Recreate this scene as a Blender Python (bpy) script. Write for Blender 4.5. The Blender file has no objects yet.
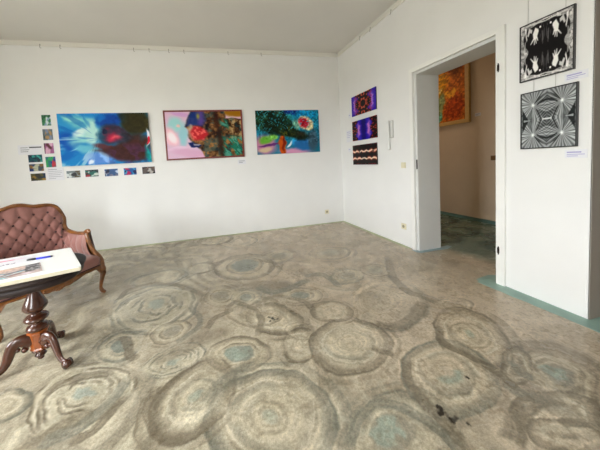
import bpy, bmesh, math
import numpy as np
from mathutils import Vector, Matrix

C = bpy.context.scene.collection
PI = math.pi

# ------------------------------------------------------------------ colour and materials
def s2l(c):
    c = np.asarray(c, float)
    if c.max() > 1.0: c = c / 255.0
    return np.where(c <= 0.04045, c / 12.92, ((c + 0.055) / 1.055) ** 2.4)

def col(c): return tuple(float(v) for v in s2l(c)) + (1.0,)

def mat(name, rgb, rough=0.6, metal=0.0, var=0.0, vscale=8.0, bump=0.0, bscale=60.0, emit=None, estr=0.0,
        sheen=0.0, coat=0.0, stretch=(1, 1, 1), spec=0.5):
    m = bpy.data.materials.new(name); m.use_nodes = True
    nt = m.node_tree; b = nt.nodes['Principled BSDF']
    b.inputs['Base Color'].default_value = col(rgb)
    b.inputs['Roughness'].default_value = rough
    b.inputs['Metallic'].default_value = metal
    b.inputs['Sheen Weight'].default_value = sheen
    b.inputs['Coat Weight'].default_value = coat
    b.inputs['Specular IOR Level'].default_value = spec
    tc = nt.nodes.new('ShaderNodeTexCoord'); mp = nt.nodes.new('ShaderNodeMapping')
    mp.inputs['Scale'].default_value = stretch
    nt.links.new(tc.outputs['Object'], mp.inputs['Vector'])
    if var > 0:
        n = nt.nodes.new('ShaderNodeTexNoise'); n.inputs['Scale'].default_value = vscale; n.inputs['Detail'].default_value = 4
        nt.links.new(mp.outputs['Vector'], n.inputs['Vector'])
        r = nt.nodes.new('ShaderNodeMapRange')
        r.inputs['From Min'].default_value = .3; r.inputs['From Max'].default_value = .7
        r.inputs['To Min'].default_value = 1 - var; r.inputs['To Max'].default_value = 1 + var * .5
        nt.links.new(n.outputs['Fac'], r.inputs['Value'])
        mx = nt.nodes.new('ShaderNodeVectorMath'); mx.operation = 'SCALE'
        mx.inputs[0].default_value = col(rgb)[:3]
        nt.links.new(r.outputs['Result'], mx.inputs['Scale'])
        nt.links.new(mx.outputs['Vector'], b.inputs['Base Color'])
    if bump > 0:
        n2 = nt.nodes.new('ShaderNodeTexNoise'); n2.inputs['Scale'].default_value = bscale; n2.inputs['Detail'].default_value = 5
        nt.links.new(mp.outputs['Vector'], n2.inputs['Vector'])
        bp = nt.nodes.new('ShaderNodeBump'); bp.inputs['Strength'].default_value = bump; bp.inputs['Distance'].default_value = .004
        nt.links.new(n2.outputs['Fac'], bp.inputs['Height']); nt.links.new(bp.outputs['Normal'], b.inputs['Normal'])
    if emit is not None:
        b.inputs['Emission Color'].default_value = col(emit); b.inputs['Emission Strength'].default_value = estr
    return m

def paint_mat(name, rough=0.5, speck=0.0, bump=0.0, coat=0.0, rvar=0.0, spec=.4):
    """material whose base colour is the painted colour attribute of its mesh"""
    m = bpy.data.materials.new(name); m.use_nodes = True
    nt = m.node_tree; b = nt.nodes['Principled BSDF']
    a = nt.nodes.new('ShaderNodeAttribute'); a.attribute_name = 'paint'
    b.inputs['Roughness'].default_value = rough; b.inputs['Coat Weight'].default_value = coat
    b.inputs['Specular IOR Level'].default_value = spec
    last = a.outputs['Color']
    tc = nt.nodes.new('ShaderNodeTexCoord')
    if speck > 0:
        for sc, lo, hi in ((70.0, 1 - speck, 1 + speck * .8), (16.0, 1 - speck * .5, 1 + speck * .4), (170.0, 1 - speck, 1 + speck)):
            n = nt.nodes.new('ShaderNodeTexNoise'); n.inputs['Scale'].default_value = sc; n.inputs['Detail'].default_value = 3
            nt.links.new(tc.outputs['Object'], n.inputs['Vector'])
            r = nt.nodes.new('ShaderNodeMapRange')
            r.inputs['From Min'].default_value = .35; r.inputs['From Max'].default_value = .65
            r.inputs['To Min'].default_value = lo; r.inputs['To Max'].default_value = hi
            nt.links.new(n.outputs['Fac'], r.inputs['Value'])
            mx = nt.nodes.new('ShaderNodeVectorMath'); mx.operation = 'SCALE'
            nt.links.new(last, mx.inputs[0]); nt.links.new(r.outputs['Result'], mx.inputs['Scale'])
            last = mx.outputs['Vector']
    nt.links.new(last, b.inputs['Base Color'])
    if rvar > 0:
        n = nt.nodes.new('ShaderNodeTexNoise'); n.inputs['Scale'].default_value = 5; n.inputs['Detail'].default_value = 6
        nt.links.new(tc.outputs['Object'], n.inputs['Vector'])
        r = nt.nodes.new('ShaderNodeMapRange'); r.inputs['To Min'].default_value = rough - rvar; r.inputs['To Max'].default_value = rough + rvar
        nt.links.new(n.outputs['Fac'], r.inputs['Value']); nt.links.new(r.outputs['Result'], b.inputs['Roughness'])
    if bump > 0:
        n2 = nt.nodes.new('ShaderNodeTexNoise'); n2.inputs['Scale'].default_value = 90; n2.inputs['Detail'].default_value = 4
        nt.links.new(tc.outputs['Object'], n2.inputs['Vector'])
        bp = nt.nodes.new('ShaderNodeBump'); bp.inputs['Strength'].default_value = bump; bp.inputs['Distance'].default_value = .002
        nt.links.new(n2.outputs['Fac'], bp.inputs['Height']); nt.links.new(bp.outputs['Normal'], b.inputs['Normal'])
    return m

# ------------------------------------------------------------------ object helpers
def link(name, me, m=None, parent=None, smooth=False, extra=()):
    o = bpy.data.objects.new(name, me); C.objects.link(o)
    if m is not None: me.materials.append(m)
    for e in extra: me.materials.append(e)
    if parent is not None: o.parent = parent
    if smooth:
        for p in me.polygons: p.use_smooth = True
    return o

def from_bm(name, bm, m=None, parent=None, smooth=False):
    bmesh.ops.recalc_face_normals(bm, faces=bm.faces)
    me = bpy.data.meshes.new(name); bm.to_mesh(me); bm.free()
    return link(name, me, m, parent, smooth)

def tag(o, label=None, cat=None, group=None, kind=None):
    if label: o['label'] = label
    if cat: o['category'] = cat
    if group: o['group'] = group
    if kind: o['kind'] = kind
    return o

def empty(name, loc=(0, 0, 0), rz=0.0, label=None, cat=None, group=None, kind=None):
    o = bpy.data.objects.new(name, None); C.objects.link(o)
    o.location = loc; o.rotation_euler = (0, 0, rz); o.empty_display_size = .05
    return tag(o, label, cat, group, kind)

def add_box(bm, x0, x1, y0, y1, z0, z1, bevel=0.0):
    v = [bm.verts.new(p) for p in ((x0, y0, z0), (x1, y0, z0), (x1, y1, z0), (x0, y1, z0), (x0, y0, z1), (x1, y0, z1), (x1, y1, z1), (x0, y1, z1))]
    fs = [bm.faces.new([v[i] for i in f]) for f in ((3, 2, 1, 0), (4, 5, 6, 7), (0, 1, 5, 4), (1, 2, 6, 5), (2, 3, 7, 6), (3, 0, 4, 7))]
    if bevel > 0:
        es = list({e for f in fs for e in f.edges})
        bmesh.ops.bevel(bm, geom=es, offset=bevel, segments=2, affect='EDGES', profile=.6)

def box(name, x0, x1, y0, y1, z0, z1, m, parent=None, bevel=0.0):
    bm = bmesh.new(); add_box(bm, x0, x1, y0, y1, z0, z1, bevel)
    return from_bm(name, bm, m, parent)

def catmull(pts, rad, n=6):
    P = [np.array(p, float) for p in pts]; out = []; ro = []
    for i in range(len(P) - 1):
        p0 = P[max(i - 1, 0)]; p1 = P[i]; p2 = P[i + 1]; p3 = P[min(i + 2, len(P) - 1)]
        for k in range(n):
            t = k / n
            out.append(.5 * (2 * p1 + (p2 - p0) * t + (2 * p0 - 5 * p1 + 4 * p2 - p3) * t * t + (3 * p1 - p0 - 3 * p2 + p3) * t ** 3))
            ro.append(rad[i] * (1 - t) + rad[i + 1] * t)
    out.append(P[-1]); ro.append(rad[-1])
    return out, ro

def add_tube(bm, pts, rad, seg=12, n=6, flat=1.0, up=(0, 0, 1), smooth=True):
    """swept tube; rad per point; flat squeezes the section along its side axis"""
    if smooth and len(pts) > 2: P, R_ = catmull(pts, rad, n)
    else: P = [np.array(p, float) for p in pts]; R_ = list(rad)
    rings = []; up = np.array(up, float)
    for i, p in enumerate(P):
        t = P[min(i + 1, len(P) - 1)] - P[max(i - 1, 0)]; t = t / (np.linalg.norm(t) + 1e-9)
        a = np.cross(t, up)
        if np.linalg.norm(a) < .05: a = np.cross(t, np.array([.3, 1, .1]))
        a = a / np.linalg.norm(a); b = np.cross(a, t)
        rings.append([bm.verts.new(tuple(p + R_[i] * (math.cos(q) * a * flat + math.sin(q) * b))) for q in [2 * PI * j / seg for j in range(seg)]])
    for r0, r1 in zip(rings, rings[1:]):
        for j in range(seg):
            bm.faces.new((r0[j], r0[(j + 1) % seg], r1[(j + 1) % seg], r1[j]))
    bm.faces.new(rings[0][::-1]); bm.faces.new(rings[-1])

def add_lathe(bm, prof, seg=32, cx=0, cy=0):
    rings = []
    for r, z in prof:
        rings.append([bm.verts.new((cx + r * math.cos(2 * PI * j / seg), cy + r * math.sin(2 * PI * j / seg), z)) for j in range(seg)])
    for r0, r1 in zip(rings, rings[1:]):
        for j in range(seg):
            bm.faces.new((r0[j], r0[(j + 1) % seg], r1[(j + 1) % seg], r1[j]))
    bm.faces.new(rings[0][::-1]); bm.faces.new(rings[-1])

def add_ball(bm, c, r, seg=14, sc=(1, 1, 1)):
    g = bmesh.ops.create_uvsphere(bm, u_segments=seg, v_segments=max(6, seg // 2), radius=r)
    for v in g['verts']: v.co = Vector((v.co.x * sc[0] + c[0], v.co.y * sc[1] + c[1], v.co.z * sc[2] + c[2]))

def add_loft(bm, loops, cap=True):
    rings = [[bm.verts.new(tuple(p)) for p in lp] for lp in loops]
    n = len(rings[0])
    for r0, r1 in zip(rings, rings[1:]):
        for j in range(n): bm.faces.new((r0[j], r0[(j + 1) % n], r1[(j + 1) % n], r1[j]))
    if cap: bm.faces.new(rings[0][::-1]); bm.faces.new(rings[-1])

def add_poly(bm, pts, h):
    """prism from a polygon of 3-d points, thickness vector h"""
    a = [bm.verts.new(tuple(p)) for p in pts]; b = [bm.verts.new(tuple(np.array(p) + np.array(h))) for p in pts]
    n = len(a); bm.faces.new(a[::-1]); bm.faces.new(b)
    for i in range(n): bm.faces.new((a[i], a[(i + 1) % n], b[(i + 1) % n], b[i]))

# ------------------------------------------------------------------ numpy noise and painted grids
def vnoise(x, y, seed=0):
    rng = np.random.RandomState(seed); T = rng.rand(64, 64)
    xi = np.floor(x).astype(int); yi = np.floor(y).astype(int); fx = x - xi; fy = y - yi
    fx = fx * fx * (3 - 2 * fx); fy = fy * fy * (3 - 2 * fy)
    g = lambda a, b: T[a % 64, b % 64]
    return (g(xi, yi) * (1 - fx) + g(xi + 1, yi) * fx) * (1 - fy) + (g(xi, yi + 1) * (1 - fx) + g(xi + 1, yi + 1) * fx) * fy

def fbm(x, y, seed=0, oct=4):
    s = 0; a = .5; t = 0
    for i in range(oct):
        s = s + a * vnoise(x * 2 ** i + 17.3 * i, y * 2 ** i + 5.1 * i, seed + i); t += a; a *= .5
    return s / t

def sm(a, b, x):
    t = np.clip((x - a) / (b - a), 0, 1); return t * t * (3 - 2 * t)

def mixc(base, c, m):
    c = np.asarray(c, float) / 255.0
    return base * (1 - m[..., None]) + c * m[..., None]

def grid_mesh(name, P, paint):
    """P (h,w,3) points, paint (h,w,3) sRGB 0..1"""
    h, w = P.shape[:2]
    me = bpy.data.meshes.new(name)
    idx = np.arange(h * w).reshape(h, w)
    f = np.stack([idx[:-1, :-1], idx[:-1, 1:], idx[1:, 1:], idx[1:, :-1]], -1).reshape(-1, 4)
    me.vertices.add(h * w); me.vertices.foreach_set('co', P.reshape(-1).astype(np.float32))
    me.loops.add(f.size); me.loops.foreach_set('vertex_index', f.reshape(-1).astype(np.int32))
    me.polygons.add(len(f)); me.polygons.foreach_set('loop_start', (np.arange(len(f)) * 4).astype(np.int32))
    me.update(calc_edges=True)
    at = me.color_attributes.new('paint', 'FLOAT_COLOR', 'POINT')
    c = np.ones((h * w, 4), np.float32); c[:, :3] = s2l01(np.clip(paint, 0, 1)).reshape(-1, 3)
    at.data.foreach_set('color', c.reshape(-1))
    return me

def s2l01(c): return np.where(c <= 0.04045, c / 12.92, ((c + 0.055) / 1.055) ** 2.4)

def picture(name, wall, a0, a1, z0, z1, off, fn, m, parent, nx, nz, bulge=0.0):
    """painted sheet on a wall: wall 'back' (plane y=-off) or ('x', X) plane x=X-off, a0 = left edge as one faces it"""
    u, v = np.meshgrid(np.linspace(0, 1, nx), np.linspace(0, 1, nz))
    A = a0 + (a1 - a0) * u; Z = z0 + (z1 - z0) * v
    if wall == 'back': P = np.stack([A, np.full_like(A, -off), Z], -1)
    else: P = np.stack([np.full_like(A, wall - off), A, Z], -1)
    me = grid_mesh(name, P, np.clip(.5 + (fn(u, v) - .5) * 1.18 - .015, 0, 1))
    return link(name, me, m, parent)

def blobs(base, u, v, lst, warp=.05, seed=1, asp=1.6):
    wu = u + (fbm(u * 6, v * 6 / asp, seed) - .5) * 2 * warp
    wv = v + (fbm(u * 6 + 9, v * 6 / asp + 3, seed + 7) - .5) * 2 * warp
    for (cu, cv, ru, rv, ang, c, soft) in lst:
        t = math.radians(ang); du = (wu - cu) * asp; dv = wv - cv
        x = du * math.cos(t) + dv * math.sin(t); y = -du * math.sin(t) + dv * math.cos(t)
        d = np.sqrt((x / (ru * asp)) ** 2 + (y / rv) ** 2)
        base = mixc(base, c, 1 - sm(1 - soft, 1 + soft * .4, d))
    return base

# light levels
WORLD, GROUND, ENEXT, EXPO = 34.5, .30, 15.0, 0.0

# ------------------------------------------------------------------ materials
M = dict(
    wall=mat('white wall plaster', (232, 231, 228), .75, var=.02, vscale=3, bump=.12, bscale=90),
    ceil=mat('white ceiling paint', (226, 223, 217), .8, var=.02, vscale=2),
    passage=mat('shade toned passage plaster', (160, 152, 142), .8, var=.03, vscale=3),  # white wall in shade: the return's shading is put into this grey
    wall2=mat('warm beige wall plaster', (214, 194, 168), .8, var=.04, vscale=3),
    trim=mat('white gloss trim paint', (236, 235, 230), .35, var=.01),
    jamb=mat('white jamb paint', (214, 214, 210), .5, var=.02),
    iron=mat('dark burnished hinge iron', (52, 46, 42), .4, metal=.8),
    railm=mat('white picture rail paint', (224, 221, 212), .5),
    hook=mat('grey steel hook', (160, 156, 148), .4, metal=.3),
    cord=mat('thin clear nylon cord', (190, 188, 182), .4),
    beige=mat('aged ivory plastic', (222, 214, 184), .4),
    beige2=mat('ivory plastic recess', (150, 140, 112), .5),
    brown=mat('brown switch plastic', (120, 88, 52), .4),
    white=mat('white plastic', (226, 226, 222), .35),
    base_shade=mat('shade toned white plastic', (196, 194, 188), .45),  # intercom base greyed to stand in for shadow lines beside the handset
    shade=mat('grey plastic seam', (160, 160, 158), .4),
    paper=mat('white card', (226, 226, 230), .7),
    ink=mat('grey printed ink', (150, 150, 158), .7),
    blackink=mat('black printed ink', (70, 70, 74), .7),
    violink=mat('violet printed ink', (170, 165, 205), .7),
    redframe=mat('red brown lacquered frame wood', (118, 40, 30), .4, var=.15, vscale=30),
    blackframe=mat('black frame wood', (28, 26, 26), .4),
    goldframe=mat('pale gilded frame wood', (205, 165, 95), .5, var=.12, vscale=20),
    goldlip=mat('dull brown frame underside', (120, 95, 62), .5),
    canvas=mat('canvas edge', (196, 190, 186), .7, var=.05, vscale=40),
    sofa_wood=mat('honey brown carved walnut', (132, 82, 38), .3, var=.4, vscale=9, stretch=(1, 1, 3), coat=.3),
    table_wood=mat('dark polished mahogany', (72, 36, 20), .22, var=.35, vscale=12, stretch=(1, 1, 2), coat=.3),
    hub_wood=mat('amber polished mahogany', (150, 78, 30), .3, var=.3, vscale=14, coat=.2),
    top_wood=mat('near black polished tabletop', (44, 33, 31), .5, var=.2, vscale=10, spec=.3),
    velvet=mat('dusty rose velvet', (148, 100, 91), .85, var=.12, vscale=14, bump=.15, bscale=220, sheen=.5),
    button=mat('deep rose velvet button', (62, 30, 32), .9, sheen=.2),
    block=mat('white paper block', (240, 240, 238), .6),
    blockside=mat('cream page edges', (214, 206, 182), .7, var=.05, vscale=60, stretch=(1, 1, 40)),
    pink=mat('hot pink print', (232, 70, 120), .5),
    blue=mat('blue pen barrel', (30, 50, 200), .3),
    black=mat('black pen plastic', (24, 24, 28), .3),
    clear=mat('pale pen tip', (220, 205, 210), .4),
    teal=mat('teal floor paint', (142, 170, 158), .5, var=.14, vscale=9, bump=.1),
    teal2=mat('blue grey teal floor paint', (140, 164, 168), .5, var=.14, vscale=9, bump=.1),
    olive=mat('olive green floor paint', (170, 174, 134), .55, var=.15, vscale=12, bump=.1),
    tealdark=mat('dark teal skirting paint', (104, 136, 128), .5, var=.1),
    floorm=paint_mat('painted concrete floor', rough=.27, speck=.14, bump=.22, rvar=.08),
    art=paint_mat('oil painted canvas', rough=.6, spec=.15),
    gloss=paint_mat('glossy photo print', rough=.35, spec=.2),
    frame_win=mat('white window frame paint', (230, 230, 226), .4),
)

H = 3.385
# ------------------------------------------------------------------ the shell
def struct(o): o['kind'] = 'structure'; return o

# floor : painted grid, finer where the swirls are
def seq(*segs):
    out = []
    for a, b, n in segs: out += list(np.linspace(a, b, n, endpoint=False))
    out.append(segs[-1][1]); return np.array(out)

RINGS = [
(-3.261,-2.095,0.376,0.062,0.126,-0.394,'multi'),
(-2.294,-1.484,0.357,-0.007,-0.033,-0.376,'disc'),
(-1.796,-1.335,0.210,-0.020,-0.053,-0.212,'disc'),
(-2.265,-0.465,0.317,-0.040,-0.025,-0.272,'thin'),
(-1.116,-1.481,0.250,-0.072,-0.111,-0.219,'thinb'),
(-0.842,-0.625,0.297,-0.131,-0.116,-0.242,'faint'),
(-1.266,-2.162,0.167,-0.027,-0.076,-0.137,'disc'),
(-1.884,-2.385,0.172,-0.058,-0.045,-0.116,'disc'),
(-2.615,-2.136,0.146,0.001,0.005,-0.174,'disc'),
(-2.396,-2.231,0.126,-0.008,-0.010,-0.128,'disc'),
(-0.896,-2.138,0.123,-0.079,-0.095,-0.118,'thinb'),
(-0.698,-2.946,0.103,-0.061,-0.105,-0.079,'thin'),
(-1.185,-2.695,0.279,-0.148,-0.267,-0.299,'arc'),
(-0.937,-3.236,0.060,-0.084,-0.119,-0.069,'thinT'),
(-0.928,-3.223,0.035,-0.191,-0.260,-0.127,'ring'),
(-1.381,-3.445,0.100,-0.159,-0.260,-0.135,'ringT'),
(-0.817,-3.602,0.072,-0.111,-0.166,-0.062,'discT'),
(-0.829,-3.586,0.091,-0.140,-0.235,-0.090,'wide'),
(-1.886,-3.606,0.165,-0.101,-0.154,-0.117,'discT'),
(-2.443,-3.393,0.089,-0.025,-0.019,-0.073,'discT'),
(-2.440,-3.385,0.214,-0.022,-0.012,-0.168,'ring'),
(-2.430,-3.385,0.294,-0.031,-0.019,-0.244,'ring'),
(-2.218,-2.610,0.183,-0.120,-0.063,-0.161,'ringD'),
(-2.111,-2.966,0.108,-0.033,-0.057,-0.145,'ring'),
(-1.794,-3.055,0.147,-0.066,-0.075,-0.107,'ring'),
(-1.775,-3.049,0.237,-0.072,-0.129,-0.205,'ringF'),
(-1.720,-2.688,0.140,-0.070,-0.068,-0.112,'ring'),
(-2.998,-2.851,0.187,0.029,0.046,-0.132,'multi'),
(-3.059,-2.533,0.123,0.037,0.040,-0.116,'disc'),
(-2.544,-2.932,0.203,-0.022,-0.003,-0.146,'discT'),
(-2.810,-3.169,0.092,0.030,0.034,-0.076,'discT'),
(-2.827,-3.170,0.190,0.118,0.100,-0.160,'ring'),
(-3.478,-2.976,0.217,0.113,0.160,-0.205,'multi'),
(-3.886,-2.925,0.058,0.050,0.095,-0.095,'ring'),
(-1.093,-3.748,0.141,-0.067,-0.151,-0.068,'ring'),
(-1.197,-3.836,0.105,-0.047,-0.094,-0.040,'ring'),
(-3.322,-1.481,0.285,0.021,0.047,-0.189,'ring'),
(-2.838,-1.367,0.161,-0.002,0.011,-0.146,'ring'),
(-3.825,-0.362,0.375,0.021,0.107,-0.368,'faint'),
(-3.409,-2.583,0.106,0.057,0.079,-0.139,'disc'),
(-2.117,-2.080,0.263,-0.091,-0.032,-0.125,'blob'),
(-2.878,-2.741,0.329,0.078,0.025,-0.085,'blob'),
(-2.620,-3.116,0.203,0.119,0.025,-0.052,'blob'),
(-3.492,-3.167,0.194,0.085,0.035,-0.040,'blob'),
(-0.965,-3.496,0.008,-0.056,-0.158,-0.059,'ring'),
(-1.103,-3.656,0.088,-0.104,-0.055,-0.022,'blob'),
(-0.355,-2.053,-0.126,-0.516,-0.121,-0.085,'faint'),
(-2.067,-2.831,0.077,-0.081,-0.051,-0.073,'faint'),
(-1.555,-2.012,0.298,-0.381,-0.130,-0.208,'faint'),
(-2.643,-0.221,0.275,-0.017,0.001,-0.239,'ring'),
(-2.352,-2.462,0.239,-0.078,-0.039,-0.207,'faint')
]

SUB = .8
STROKES = [
    ([(-0.45, -1.83), (-0.80, -2.31), (-0.90, -2.60), (-0.83, -2.76), (-0.79, -2.87)], 0.045, 0.70, 0),
    ([(-1.49, -2.94), (-1.36, -3.01), (-1.15, -2.97), (-0.95, -2.85)], 0.050, 0.70, 0),
    ([(-1.06, -3.09), (-1.17, -3.24), (-1.13, -3.38), (-1.12, -3.51), (-1.11, -3.61)], 0.030, 0.90, 0),
    ([(-1.66, -3.13), (-1.59, -3.22)], 0.025, 0.80, 0),
    ([(-1.73, -2.03), (-1.51, -2.03), (-1.46, -2.20), (-1.46, -2.31)], 0.040, 0.80, 1),
    ([(-2.24, -2.04), (-2.15, -2.22), (-1.94, -2.21), (-1.74, -2.14)], 0.050, 0.90, 1),
    ([(-3.44, -2.48), (-3.37, -2.55), (-3.31, -2.71), (-3.26, -2.74)], 0.030, 0.90, 0),
    ([(-0.95, -3.47), (-0.99, -3.51), (-0.98, -3.55)], 0.030, 0.70, 1),
    ([(-1.45, -3.81), (-1.29, -3.73), (-1.14, -3.69), (-1.01, -3.69)], 0.040, 0.80, 0),
    ([(-1.15, -3.79), (-1.06, -3.80), (-0.98, -3.84)], 0.020, 0.80, 0),
    ([(-2.14, -3.60), (-2.04, -3.51), (-1.89, -3.47), (-1.77, -3.53), (-1.70, -3.63), (-1.67, -3.75)], 0.028, 0.90, 1),
    ([(-1.52, -3.29), (-1.61, -3.40), (-1.66, -3.53), (-1.64, -3.63), (-1.64, -3.73)], 0.030, 0.80, 0),
    ([(-3.57, -3.22), (-3.46, -3.22), (-3.38, -3.16), (-3.30, -3.06), (-3.27, -2.94)], 0.035, 0.80, 1),
    ([(-3.43, -3.26), (-3.35, -3.24), (-3.29, -3.16), (-3.25, -3.09)], 0.030, 0.90, 0),
    ([(-3.01, -3.04), (-3.08, -3.13), (-3.08, -3.22), (-3.02, -3.32), (-2.94, -3.38), (-2.87, -3.38)], 0.022, 0.80, 0),
    ([(-3.64, -1.88), (-3.62, -1.68), (-3.41, -1.61), (-3.13, -1.71), (-2.89, -1.97)], 0.030, 0.80, 0),
    ([(-2.93, -2.20), (-2.83, -2.44), (-2.86, -2.59), (-2.97, -2.67)], 0.030, 0.80, 1),
    ([(-2.76, -1.46), (-2.60, -1.26), (-2.32, -1.18), (-2.00, -1.34), (-1.90, -1.72)], 0.030, 0.60, 0),
    ([(-2.78, -2.61), (-2.70, -2.48), (-2.57, -2.40)], 0.030, 0.80, 0),
    ([(-2.26, -2.34), (-2.12, -2.31), (-1.92, -2.45), (-1.86, -2.60)], 0.030, 0.70, 0),
    ([(-3.82, -0.91), (-3.56, -0.89), (-3.28, -0.85), (-3.13, -1.20)], 0.040, 0.60, 0),
    ([(-3.72, -2.94), (-3.66, -2.86), (-3.51, -2.83), (-3.39, -2.84)], 0.030, 0.70, 0),
    ([(-2.29, -3.41), (-2.16, -3.36), (-2.07, -3.25), (-2.06, -3.14)], 0.030, 0.40, 0),
    ([(-2.55, -2.24), (-2.38, -2.40), (-2.32, -2.60), (-2.38, -2.76)], 0.030, 0.70, 0)]
def floor_paint(X, Y):
    # brush strokes wander a little
    n1 = fbm(X * 2.2, Y * 2.2, 3) - .5; n2 = fbm(X * 2.2 + 5, Y * 2.2 + 8, 4) - .5
    n3 = fbm(X * 8, Y * 8, 8) - .5; n4 = fbm(X * 8 + 2, Y * 8, 9) - .5
    wx = X + n1 * .08 + n3 * .045; wy = Y + n2 * .08 + n4 * .045
    base = np.zeros(X.shape + (3,)); base[:] = np.array([188, 172, 149]) / 255
    left = sm(-1.5, -3.0, X + .35 * Y + .9)           # the left half was brushed in greyer, paler paint
    base = mixc(base, (178, 170, 148), left * .85)
    n = fbm(X * 1.3, Y * 1.3, 20); base = mixc(base, (192, 175, 152), sm(.5, .72, n) * .5 * (1 - left * .6))
    n = fbm(X * 3.1, Y * 3.1, 24); base = mixc(base, (158, 147, 126), sm(.52, .72, n) * .5)
    # long wavy bands of grey brown brushing
    ph = fbm(X * .8 + 3, Y * .8, 31, 3) * 11 + fbm(X * 5, Y * 5, 33, 2) * .5
    band = .5 + .5 * np.sin(ph * 2 * PI); am = sm(.35, .6, fbm(X * 1.6, Y * 1.6, 35))
    base = mixc(base, (138, 130, 112), sm(.55, .8, band) * (.08 + .62 * left) * am)
    base = mixc(base, (206, 198, 174), sm(.8, .95, 1 - band) * (.05 + .6 * left) * am)
    strk = fbm(X * 30, Y * 30, 40, 3)
    dark = np.array([116, 106, 88.]); gr = np.array([122, 120, 106.]); teal = (150, 160, 145); pale = (204, 193, 166); dteal = (108, 118, 112)
    full, FX, FY, FS = base, wx, wy, strk
    for i, (cx, cy, ax, ay, bx, by, kd) in enumerate(RINGS):
        mx_, my_ = 1.75 * (abs(ax) + abs(bx)) + .1, 1.75 * (abs(ay) + abs(by)) + .1
        c_ = np.where((X[0] > cx - mx_) & (X[0] < cx + mx_))[0]; r_ = np.where((Y[:, 0] > cy - my_) & (Y[:, 0] < cy + my_))[0]
        if not len(c_) or not len(r_): continue
        sl = (slice(r_[0], r_[-1] + 1), slice(c_[0], c_[-1] + 1))
        base, wx, wy, strk = full[sl].copy(), FX[sl], FY[sl], FS[sl]
        det = ax * by - ay * bx; rr = math.sqrt(abs(det))
        def polar(ox=0, oy=0):
            s = ((wx - cx - ox) * by - (wy - cy - oy) * bx) / det; t = (-(wx - cx - ox) * ay + (wy - cy - oy) * ax) / det
            return np.hypot(s, t), np.arctan2(t, s)
        rho, th = polar()
        cth, sth = np.cos(th), np.sin(th)
        rho = rho + .14 * (fbm(cth * 1.4 + 7 + i, sth * 1.4 + 3, 50 + i, 3) - .5)
        streak = .35 + 1.3 * fbm(rho * rr * 75, cth * 1.2 + i, 70 + i, 2) * (.6 + .8 * fbm(cth * 2.5 + 3, sth * 2.5 + i, 75 + i, 2))
        part = sm(.22, .58, fbm(cth * 1.1 + i * 3, sth * 1.1, 90 + i, 2)) * .75 + .25
        w = min(.17, .032 / rr + .012)
        def ring(r0, wd, k):
            """a brushed band: sharp outer edge with a dark bead, feathered inner edge"""
            d = (rho - r0) / wd
            m = sm(1.0, .6, d) * sm(-1.1, .3, d); bead = np.exp(-((d - .72) / .25) ** 2) * .6
            return np.clip((m * np.clip(streak, 0, 1.15) + bead * m) * k * part * (SUB if cx < -2.0 else SUB * .78), 0, 1)
        def disc(r0, soft=.12): return sm(r0 + soft * .5, r0 - soft * .5, rho + .12 * (strk - .5))
        cst = dark if i % 3 else gr
        if kd == 'blob':
            base = mixc(base, cst, disc(.8, .6) * .6 * np.clip(streak, 0, 1)); full[sl] = base; continue
        inside = disc(1.0, .1)
        lines = fbm(rho * rr * 85, cth * .8 + sth * .5 + i, 130 + i, 2) - .5
        base = base * (1 + (lines * .30 * sm(1.45, 1.1, rho))[..., None])
        if kd not in ('faint', 'arc', 'multi') and rr > .11:
            halo = sm(.42, .62, fbm(cth * 1.2 + i * 2, sth * 1.2 + 4, 140 + i, 2)); base = mixc(base, cst, ring(1.3, w * .9, .6) * halo)
            halo = sm(.45, .62, fbm(cth * 1.2 + i * 2 + 9, sth * 1.2 + 4, 150 + i, 2)); base = mixc(base, cst, ring(.62, w * .9, .7) * halo)
        if kd in ('disc', 'discT'):
            base = mixc(base, pale, inside * .5)
            base = mixc(base, cst, ring(1, w * 1.2, .8))
            base = mixc(base, dteal if i % 2 else (124, 120, 106), disc(.5) * .62 * np.clip(streak + .2, .3, 1))
            base = mixc(base, cst, ring(.62, w * .7, .7))
            if kd == 'discT': base = mixc(base, teal, sm(.42, .25, rho + .5 * (strk - .5) + .1 * cth) * .85)
        elif kd in ('thin', 'thinT', 'thinb'):
            base = mixc(base, pale, inside * .25); base = mixc(base, cst, ring(1, w * .7, .95))
            base = mixc(base, cst, ring(.6, w * .6, .4))
            if kd == 'thinT': base = mixc(base, teal, sm(.4, .2, rho + .4 * (strk - .5)) * .8)
            if kd == 'thinb': base = mixc(base, (150, 150, 136), disc(.5, .3) * .5)
        elif kd == 'faint': base = mixc(base, cst, ring(1, w * .7, .5)); base = mixc(base, pale, ring(.8, w, .3))
        elif kd == 'arc':
            k = sm(-.3, .5, -np.sin(np.arctan2(wy - cy, wx - cx) - .4))
            base = mixc(base, cst, ring(1, w * 1.1, .85) * k); base = mixc(base, pale, inside * .15)
        elif kd == 'wide': base = mixc(base, cst, ring(1, w * 2.2, .8))
        elif kd == 'multi':
            base = mixc(base, (192, 184, 160), inside * .6)
            for q, r0 in enumerate((1.0, .86, .70, .54, .38)):
                rho, th = polar(.04 * math.sin(q * 2.1 + i) * rr * 4 * .3, .03 * math.cos(q * 1.7 + i) * rr)
                rho = rho + .26 * (fbm(cth * 1.4 + 7 + i + q, sth * 1.4 + 3, 55 + i + q, 3) - .5)
                part = sm(.36, .62, fbm(cth * 1.6 + i * 3 + q * 5, sth * 1.6, 95 + i + q, 2))
                base = mixc(base, cst, ring(r0, .06, .95)); base = mixc(base, (214, 206, 184), ring(r0 - .075, .035, .8))
            base = mixc(base, (156, 164, 152), sm(.26, .14, rho) * .8)
        else:
            base = mixc(base, pale, inside * .28)
            base = mixc(base, cst, ring(1, w * 1.3, 1.0)); base = mixc(base, (214, 205, 182), ring(1 - w * 1.9, w * .5, .7))
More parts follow.
